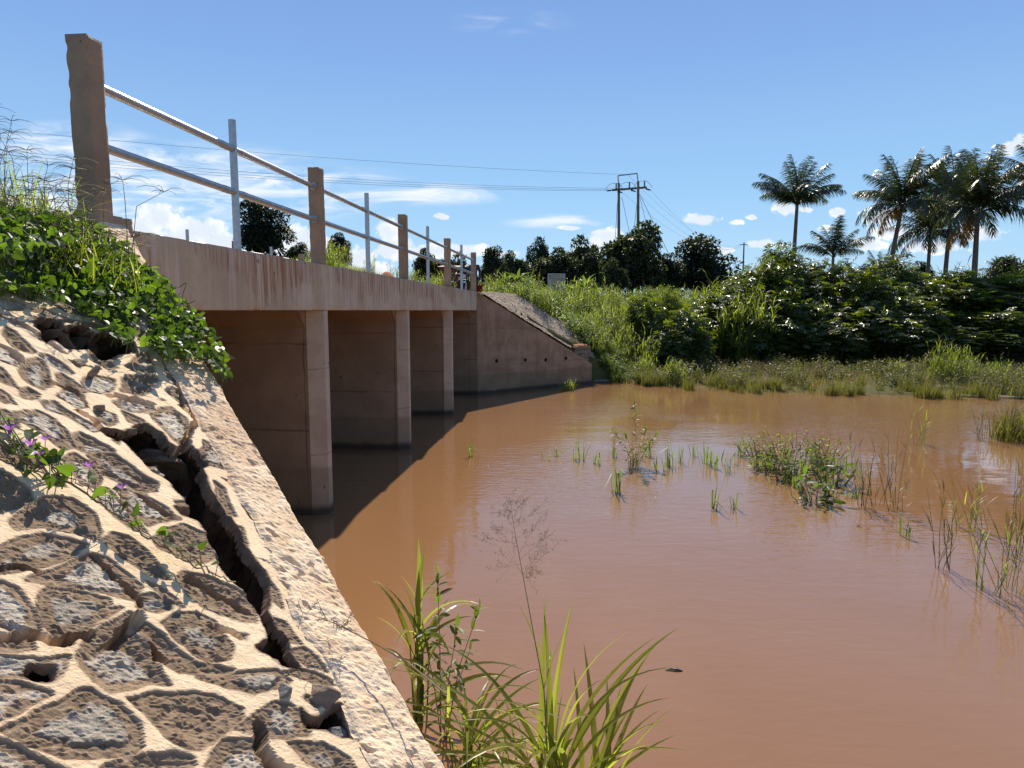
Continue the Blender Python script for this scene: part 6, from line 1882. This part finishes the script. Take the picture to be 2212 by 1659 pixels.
# ------------------------------------------------------------------ notice board
def notice():
    Y = 31.0; c = at(1202, 610, Y); w, h = .40, .395
    r = empty('notice_board', (c.x, Y, gz(c.x, Y))); tag(r, 'weathered white notice board half hidden in tall grass on the far bank', 'notice board')
    z = c.z - r.location.z
    b = MB(); b.box((0, 0, z), (w, .012, h)); b.build('board', plain_mat('sign_white', (.40, .345, .235), .5, 0, .08), r)
    b = MB()
    for s_ in (-1, 1):
        b.box((s_ * (w - .012), -.016, z), (.012, .004, h)); b.box((0, -.0165, z + s_ * (h - .012)), (w - .025, .004, .012))
    b.build('frame', M['steel'], r)
    ink = plain_mat('sign_ink', (.10, .085, .075), .6, 0, .1)
    b = MB(); rng = random.Random(4)
    X = lambda u: (u - .5) * 2 * w; Zz = lambda v: z + (.5 - v) * 2 * h
    def bar(u0, u1, v, t):
        x = u0
        while x < u1:
            l = min(u1 - x, rng.uniform(.03, .09)); b.box((X(x + l / 2), -.015, Zz(v)), (l * w * .95, .0025, t)); x += l + .014
    bar(.23, .66, .065, .011); bar(.22, .66, .15, .007); bar(.80, .95, .10, .006)
    bar(.06, .95, .26, .010); bar(.32, .74, .35, .009)
    for k in range(8): bar(.07, rng.uniform(.4, .6), .66 + .042 * k, .006)
    for k in range(3): bar(.6, .95, .30 + .05 * k, .005)
    b.build('lettering', ink, r)
    b = MB()
    for (a0, a1, c0, c1) in ((.07, .18, .07, .10), (.07, .18, .16, .19), (.07, .10, .10, .16), (.15, .18, .10, .16)):
        b.box((X((a0 + a1) / 2), -.015, Zz((c0 + c1) / 2)), ((a1 - a0) * w, .003, (c1 - c0) * h))
    b.build('emblem', plain_mat('sign_brown', (.20, .12, .08), .6), r)
    for s_ in (-1, 1):
        b = MB(); b.tube([(s_ * w * .9, .03, -.3), (s_ * w * .9, .03, z + h)], .025, 8); b.build('post', M['steel'], r)
    r.rotation_euler = (0, 0, .1)
notice()

# ------------------------------------------------------------------ people and motorcycle on the road
M['skin'] = plain_mat('dark_skin', (.055, .032, .022), .5, 0, .1, 6)
M['shirt'] = plain_mat('dark_shirt', (.035, .035, .045), .9, 0, .2, 10)
M['trousers'] = plain_mat('dark_trousers', (.05, .04, .035), .9, 0, .2, 10)
M['hair'] = plain_mat('black_hair', (.008, .007, .006), .9, 0, .1, 40)
def skin_mesh(name, joints, edges, mat, parent, sub=2):
    """joints: (x, y, z, r)"""
    me = bpy.data.meshes.new(name); me.from_pydata([j[:3] for j in joints], edges, []); o = bpy.data.objects.new(name, me); COL.objects.link(o)
    mod = o.modifiers.new('skin', 'SKIN'); mod.use_smooth_shade = True
    for i, j in enumerate(joints):
        v = me.skin_vertices[0].data[i]; rr = j[3]; v.radius = (rr, rr) if np.ndim(rr) == 0 else rr; v.use_root = (i == 0)
    if sub: s_ = o.modifiers.new('sub', 'SUBSURF'); s_.levels = sub; s_.render_levels = sub
    bpy.context.view_layer.update()
    ev = o.evaluated_get(bpy.context.evaluated_depsgraph_get()); m2 = bpy.data.meshes.new_from_object(ev)
    o.modifiers.clear(); o.data = m2; m2.materials.clear(); m2.materials.append(mat); o.parent = parent
    return o
def hand_joints(w, d, side):
    """palm, four curled fingers and a thumb hanging from wrist w along d"""
    w = np.array(w); d = np.array(d, float); J, E = [], []
    return J, E
def body(parent, J, E): return skin_mesh('body', J, E, M['skin'], parent, 2)
def person(loc, rz, label, pose):
    r = empty('person', loc, rz); tag(r, label, 'person')
    # front is -Y ; all in metres
    if pose == 'stand':
        hip = .93
        J = [(0, 0, hip, (.13, .10)), (0, .01, 1.15, (.125, .09)), (0, 0, 1.36, (.15, .10)), (0, -.005, 1.46, (.06, .06)), (0, -.02, 1.54, (.052, .052)), (0, -.035, 1.62, (.075, .088)), (0, -.03, 1.70, (.07, .082)), (0, -.02, 1.745, (.04, .05)),
             (.19, 0, 1.40, .062), (.235, .02, 1.13, .044), (.26, -.04, .88, .032), (-.19, 0, 1.40, .062), (-.23, .03, 1.13, .044), (-.24, -.05, .89, .032),
             (.10, 0, .86, .085), (.105, -.01, .50, .058), (.11, .03, .09, .042), (.11, -.11, .04, .035), (-.10, 0, .86, .085), (-.11, -.03, .50, .058), (-.11, .03, .09, .042), (-.11, -.11, .04, .035)]
        E = [(0, 1), (1, 2), (2, 3), (3, 4), (4, 5), (5, 6), (6, 7), (2, 8), (8, 9), (9, 10), (2, 11), (11, 12), (12, 13), (0, 14), (14, 15), (15, 16), (16, 17), (0, 18), (18, 19), (19, 20), (20, 21)]
        hands = [(10, (0, 0, -1)), (13, (0, -.1, -1))]
    else:
        J = [(0, 0, .82, (.14, .11)), (0, -.04, 1.04, (.13, .095)), (0, -.08, 1.24, (.15, .10)), (0, -.09, 1.33, (.06, .06)), (0, -.115, 1.40, (.052, .052)), (0, -.14, 1.47, (.075, .088)), (0, -.14, 1.55, (.07, .082)), (0, -.13, 1.595, (.04, .05)),
             (.19, -.08, 1.28, .06), (.30, -.24, 1.08, .044), (.33, -.50, 1.02, .032), (-.19, -.08, 1.28, .06), (-.30, -.24, 1.08, .044), (-.33, -.50, 1.02, .032),
             (.13, -.08, .80, .085), (.22, -.42, .70, .06), (.20, -.22, .30, .042), (.20, -.36, .25, .035), (-.13, -.08, .80, .085), (-.22, -.42, .70, .06), (-.20, -.22, .30, .042), (-.20, -.36, .25, .035)]
        E = [(0, 1), (1, 2), (2, 3), (3, 4), (4, 5), (5, 6), (6, 7), (2, 8), (8, 9), (9, 10), (2, 11), (11, 12), (12, 13), (0, 14), (14, 15), (15, 16), (16, 17), (0, 18), (18, 19), (19, 20), (20, 21)]
        hands = [(10, (.05, -1, -.1)), (13, (-.05, -1, -.1))]
    # hands: palm and five fingers on each
    for wi, d in hands:
        w = np.array(J[wi][:3]); d = unit(np.array(d, float)); s_ = 1 if w[0] > 0 else -1
        acr = np.array([0, 1., 0]) if abs(d[2]) > .7 else np.array([1., 0, 0]); cur = np.cross(acr, d) * s_
        pi = len(J); J.append((*(w + d * .055), (.030, .022))); E.append((wi, pi))
        for f, (o_, ln) in enumerate(((-.030, .062), (-.010, .072), (.010, .068), (.028, .054))):
            k1 = len(J); b0 = w + d * .09 + acr * o_
            J.append((*b0, .010)); E.append((pi, k1)); J.append((*(b0 + d * ln * .55 + cur * .012), .0085)); E.append((k1, k1 + 1)); J.append((*(b0 + d * ln * .75 + cur * .035), .007)); E.append((k1 + 1, k1 + 2))
        k1 = len(J); J.append((*(w + d * .045 - acr * .035 + cur * .012), .010)); E.append((pi, k1)); J.append((*(w + d * .08 - acr * .045 + cur * .03), .008)); E.append((k1, k1 + 1))
    body(r, J, E)
    top, nk = J[6], J[5]
    hd = MB(); sph(hd, (top[0], top[1] + .018, top[2] + .012), (.083, .098, .075)); hd.build('hair', M['hair'], r, smooth=True)
    fc = MB(); hx = np.array(J[5][:3])
    fc.tube([hx + (0, -.085, .035), hx + (0, -.112, -.0), hx + (0, -.088, -.012)], [.009, .016, .010], 6)
    for s_ in (-1, 1): sph(fc, hx + (s_ * .084, .01, .0), (.012, .022, .03))
    fc.tube([hx + (-.025, -.086, -.045), hx + (0, -.094, -.045), hx + (.025, -.086, -.045)], .007, 5)
    fc.build('face', M['skin'], r, smooth=True)
    ey = MB()
    for s_ in (-1, 1): sph(ey, hx + (s_ * .032, -.078, .03), (.013, .010, .009))
    ey.build('eyes', plain_mat('eye_white', (.6, .57, .52), .3), r, smooth=True)
    # clothes
    sc = lambda j, k: (*j[:3], tuple(np.array(np.broadcast_to(j[3], (2,))) * k + .012))
    S = [sc(J[0], 1.03), sc(J[1], 1.05), sc(J[2], 1.03), (*J[3][:3], .07), sc(J[8], 1.1), sc(J[9], 1.15), sc(J[11], 1.1), sc(J[12], 1.15)]
    skin_mesh('shirt', S, [(0, 1), (1, 2), (2, 3), (2, 4), (4, 5), (2, 6), (6, 7)], M['shirt'], r, 2)
    T = [(*J[0][:3], (.15, .12)), sc(J[14], 1.05), sc(J[15], 1.1), sc(J[16], 1.3), sc(J[18], 1.05), sc(J[19], 1.1), sc(J[20], 1.3)]
    skin_mesh('trousers', T, [(0, 1), (1, 2), (2, 3), (0, 4), (4, 5), (5, 6)], M['trousers'], r, 2)
    return r
def sph(mb, c, r, nu=12, nv=8):
    u = np.linspace(0, 2 * np.pi, nu, endpoint=False); v = np.linspace(0, np.pi, nv + 1)
    V = np.stack([np.outer(np.sin(v), np.cos(u)) * r[0] + c[0], np.outer(np.sin(v), np.sin(u)) * r[1] + c[1], np.outer(np.cos(v), np.ones(nu)) * r[2] + c[2]], -1).reshape(-1, 3)
    i = np.arange(nv)[:, None] * nu; j = np.arange(nu)[None]; j2 = (j + 1) % nu
    mb.add(V, np.stack([i + j, i + nu + j, i + nu + j2, i + j2], -1).reshape(-1, 4))
def road_z(x, y): return gz(x, y) + .03
Yp = 30.0
xp = at(1024.5, 600, Yp).x
pz = road_z(xp, Yp)
person((xp, Yp, pz), -.15, 'person in dark clothes standing behind the last concrete post holding a red bucket', 'stand')
# red bucket in the hand seen right of the post
hx = Vector((xp, Yp, pz)) + Matrix.Rotation(-.15, 3, 'Z') @ Vector((.262, -.045, .775))
bk = empty('bucket', hx - Vector((0, 0, .50))); tag(bk, 'dark red plastic bucket held by the standing person', 'bucket')
b = MB(); n = 24
prof = [(.10, 0), (.105, .005), (.135, .27), (.142, .27), (.142, .285), (.130, .285), (.100, .012), (0, .012)]
a = np.linspace(0, 2 * np.pi, n, endpoint=False)
V = np.concatenate([np.stack([r_ * np.cos(a), r_ * np.sin(a), np.full(n, z_)], -1) for r_, z_ in [(0, 0)] + prof])
i = np.arange(len(prof))[:, None] * n; j = np.arange(n)[None]; j2 = (j + 1) % n
b.add(V, np.stack([i + j, i + j2, i + n + j2, i + n + j], -1).reshape(-1, 4))
M['red'] = plain_mat('red_plastic', (.22, .012, .012), .35, 0, .1, 5)
b.build('pail', M['red'], bk, smooth=True)
b = MB(); b.tube([(.138 * math.cos(t), 0, .275 + .215 * math.sin(t)) for t in np.linspace(0, math.pi, 17)], .004, 5); b.build('handle', M['steel'], bk)

def motorcycle(x, y, z):
    r = empty('motorcycle', (x, y, z)); tag(r, 'motorcycle with round headlamp facing the river behind the railing', 'motorcycle')
    blk = plain_mat('black_paint', (.012, .012, .015), .3, 0, .1); chrome = plain_mat('chrome', (.6, .6, .6), .15, 1, .05); rub = plain_mat('rubber', (.02, .02, .02), .85)
    lens = plain_mat('lamp_lens', (.62, .52, .45), .12, 0, .05); amber = plain_mat('amber_lens', (.6, .25, .03), .25)
    for yy in (-.62, .66):
        w = empty('wheel'); bpy.data.objects.remove(w)
        b = MB(); a = np.linspace(0, 2 * np.pi, 33)
        b.tube([(0, yy + .27 * math.cos(t), .32 + .27 * math.sin(t)) for t in a], .045, 8, caps=False); tyre = b.build('wheel', rub, r, smooth=True)
        b = MB(); b.tube([(0, yy + .225 * math.cos(t), .32 + .225 * math.sin(t)) for t in a], .016, 6, caps=False)
        for k in range(12):
            t = k * math.pi / 6; b.tube([(0, yy, .32), (0, yy + .22 * math.cos(t), .32 + .22 * math.sin(t))], .004, 4)
        b.tube([(-.05, yy, .32), (.05, yy, .32)], .04, 10); b.build('rim', chrome, tyre)
    b = MB()
    for s_ in (-1, 1): b.tube([(s_ * .085, -.62, .32), (s_ * .085, -.42, .92)], .024, 8)
    b.box((0, -.47, .80), (.11, .03, .02)); b.build('fork', chrome, r)
    b = MB(); a = np.linspace(.3, 2.6, 12)
    for s_ in np.linspace(-.055, .055, 5): b.tube([(s_, -.62 + .335 * math.cos(t), .32 + .335 * math.sin(t)) for t in a], .016, 4)
    b.build('front_fender', blk, r, smooth=True)
    b = MB(); b.tube([(0, -.46, .92), (0, -.53, .92), (0, -.58, .92)], [.07, .105, .11], 18); h = b.build('headlamp', chrome, r, smooth=True)
    b = MB(); sph(b, (0, -.575, .92), (.098, .03, .098), 18, 8); b.build('lens', lens, h, smooth=True)
    b = MB(); b.tube([(-.38, -.30, 1.03), (-.22, -.36, 1.06), (-.06, -.42, .99), (.06, -.42, .99), (.22, -.36, 1.06), (.38, -.30, 1.03)], .014, 7); b.build('handlebar', chrome, r)
    for s_ in (-1, 1):
        b = MB(); b.tube([(s_ * .22, -.36, 1.06), (s_ * .30, -.38, 1.22)], .007, 5); sph(b, (s_ * .32, -.39, 1.25), (.06, .015, .04)); b.build('mirror', blk, r)
        b = MB(); b.tube([(s_ * .09, -.5, .88), (s_ * .18, -.5, .88)], .009, 5); sph(b, (s_ * .20, -.51, .88), (.035, .035, .035)); b.build('turn_signal', amber, r)
    b = MB(); sph(b, (0, -.14, .88), (.15, .27, .13), 16, 10); b.build('fuel_tank', blk, r, smooth=True)
    b = MB(); sph(b, (0, .36, .82), (.13, .42, .06), 14, 8); b.build('seat', rub, r, smooth=True)
    b = MB(); b.box((0, -.02, .46), (.13, .17, .14)); b.box((0, -.08, .64), (.07, .09, .08)); b.tube([(.13, -.1, .32), (.16, .2, .30), (.16, .8, .38)], [.03, .045, .05], 8); b.build('engine', chrome, r)
    b = MB(); b.tube([(0, -.40, .90), (0, -.1, .75), (0, .35, .72), (0, .70, .72)], .03, 6)
    for s_ in (-1, 1): b.tube([(s_ * .09, .66, .32), (s_ * .09, .45, .74)], .02, 6)
    b.tube([(-.24, -.02, .30), (.24, -.02, .30)], .015, 6); b.build('chassis', blk, r)
    return r
xm = at(1003, 600, Yp).x; zm = road_z(xm, Yp)
motorcycle(xm, Yp, zm)
person((xm - .03, Yp + .28, zm + .02), 0, 'person in a dark shirt sitting astride the motorcycle', 'ride')

# small red brick building glimpsed behind the railing
def shed():
    p = at(975, 588, 46); g = gz(p.x, 46)
    r = empty('brick_house', (p.x, 46, g)); tag(r, 'small dark red brick building glimpsed behind the fourth railing bay', 'house')
    n = NT('red_brick'); P = n.coord('Object', (1, 1, 1), (math.pi / 2, 0, 0)); t = n.N.new('ShaderNodeTexBrick'); n.L.new(P, t.inputs[0]); t.inputs['Scale'].default_value = 4
    t.inputs['Color1'].default_value = (.12, .04, .03, 1); t.inputs['Color2'].default_value = (.09, .03, .022, 1); t.inputs['Mortar'].default_value = (.12, .08, .06, 1)
    m = n.done(t.outputs[0], .9)
    top = at(975, 577, 46).z - g
    b = MB(); b.box((0, 1.5, top / 2 - .4), (.75, 1.4, top / 2 + .4)); b.build('wall', m, r)
    b = MB(); b.add([(-.95, -.1, top - .02), (.95, -.1, top - .02), (.95, 3.1, top + .25), (-.95, 3.1, top + .25), (-.95, -.1, top + .03), (.95, -.1, top + .03), (.95, 3.1, top + .3), (-.95, 3.1, top + .3)], [[0, 3, 2, 1], [4, 5, 6, 7], [0, 1, 5, 4], [1, 2, 6, 5], [2, 3, 7, 6], [3, 0, 4, 7]]); b.build('roof', plain_mat('rust_roof', (.22, .11, .07), .7), r)
    b = MB(); b.box((.2, .085, .9), (.28, .03, .8)); b.build('door', plain_mat('door_wood', (.1, .06, .04), .8), r)
shed()
# heap of orange earth beside the road
def heap():
    p = at(836, 596, 40); g = gz(p.x, 40); b = MB(); n = 40
    gx, gy = np.meshgrid(np.linspace(-1, 1, n), np.linspace(-1, 1, n), indexing='ij'); rr = np.hypot(gx, gy)
    H = at(836, 584, 40).z - g
    h = np.clip(1 - rr ** 1.5, 0, 1) ** .8 * H * 1.05 + .12 * (fbm(gx * 5, gy * 5, seed=6) - .5) - .15
    i = np.arange(n - 1)[:, None] * n + np.arange(n - 1)[None]
    b.add(np.stack([gx * 1.25, gy * 2.2, h], -1).reshape(-1, 3), np.stack([i, i + n, i + n + 1, i + 1], -1).reshape(-1, 4))
    tag(b.build('earth_heap', M['road'], None, smooth=True, loc=(p.x, 40, g)), 'heap of orange earth glimpsed left of the third concrete post', 'earth heap')
heap()
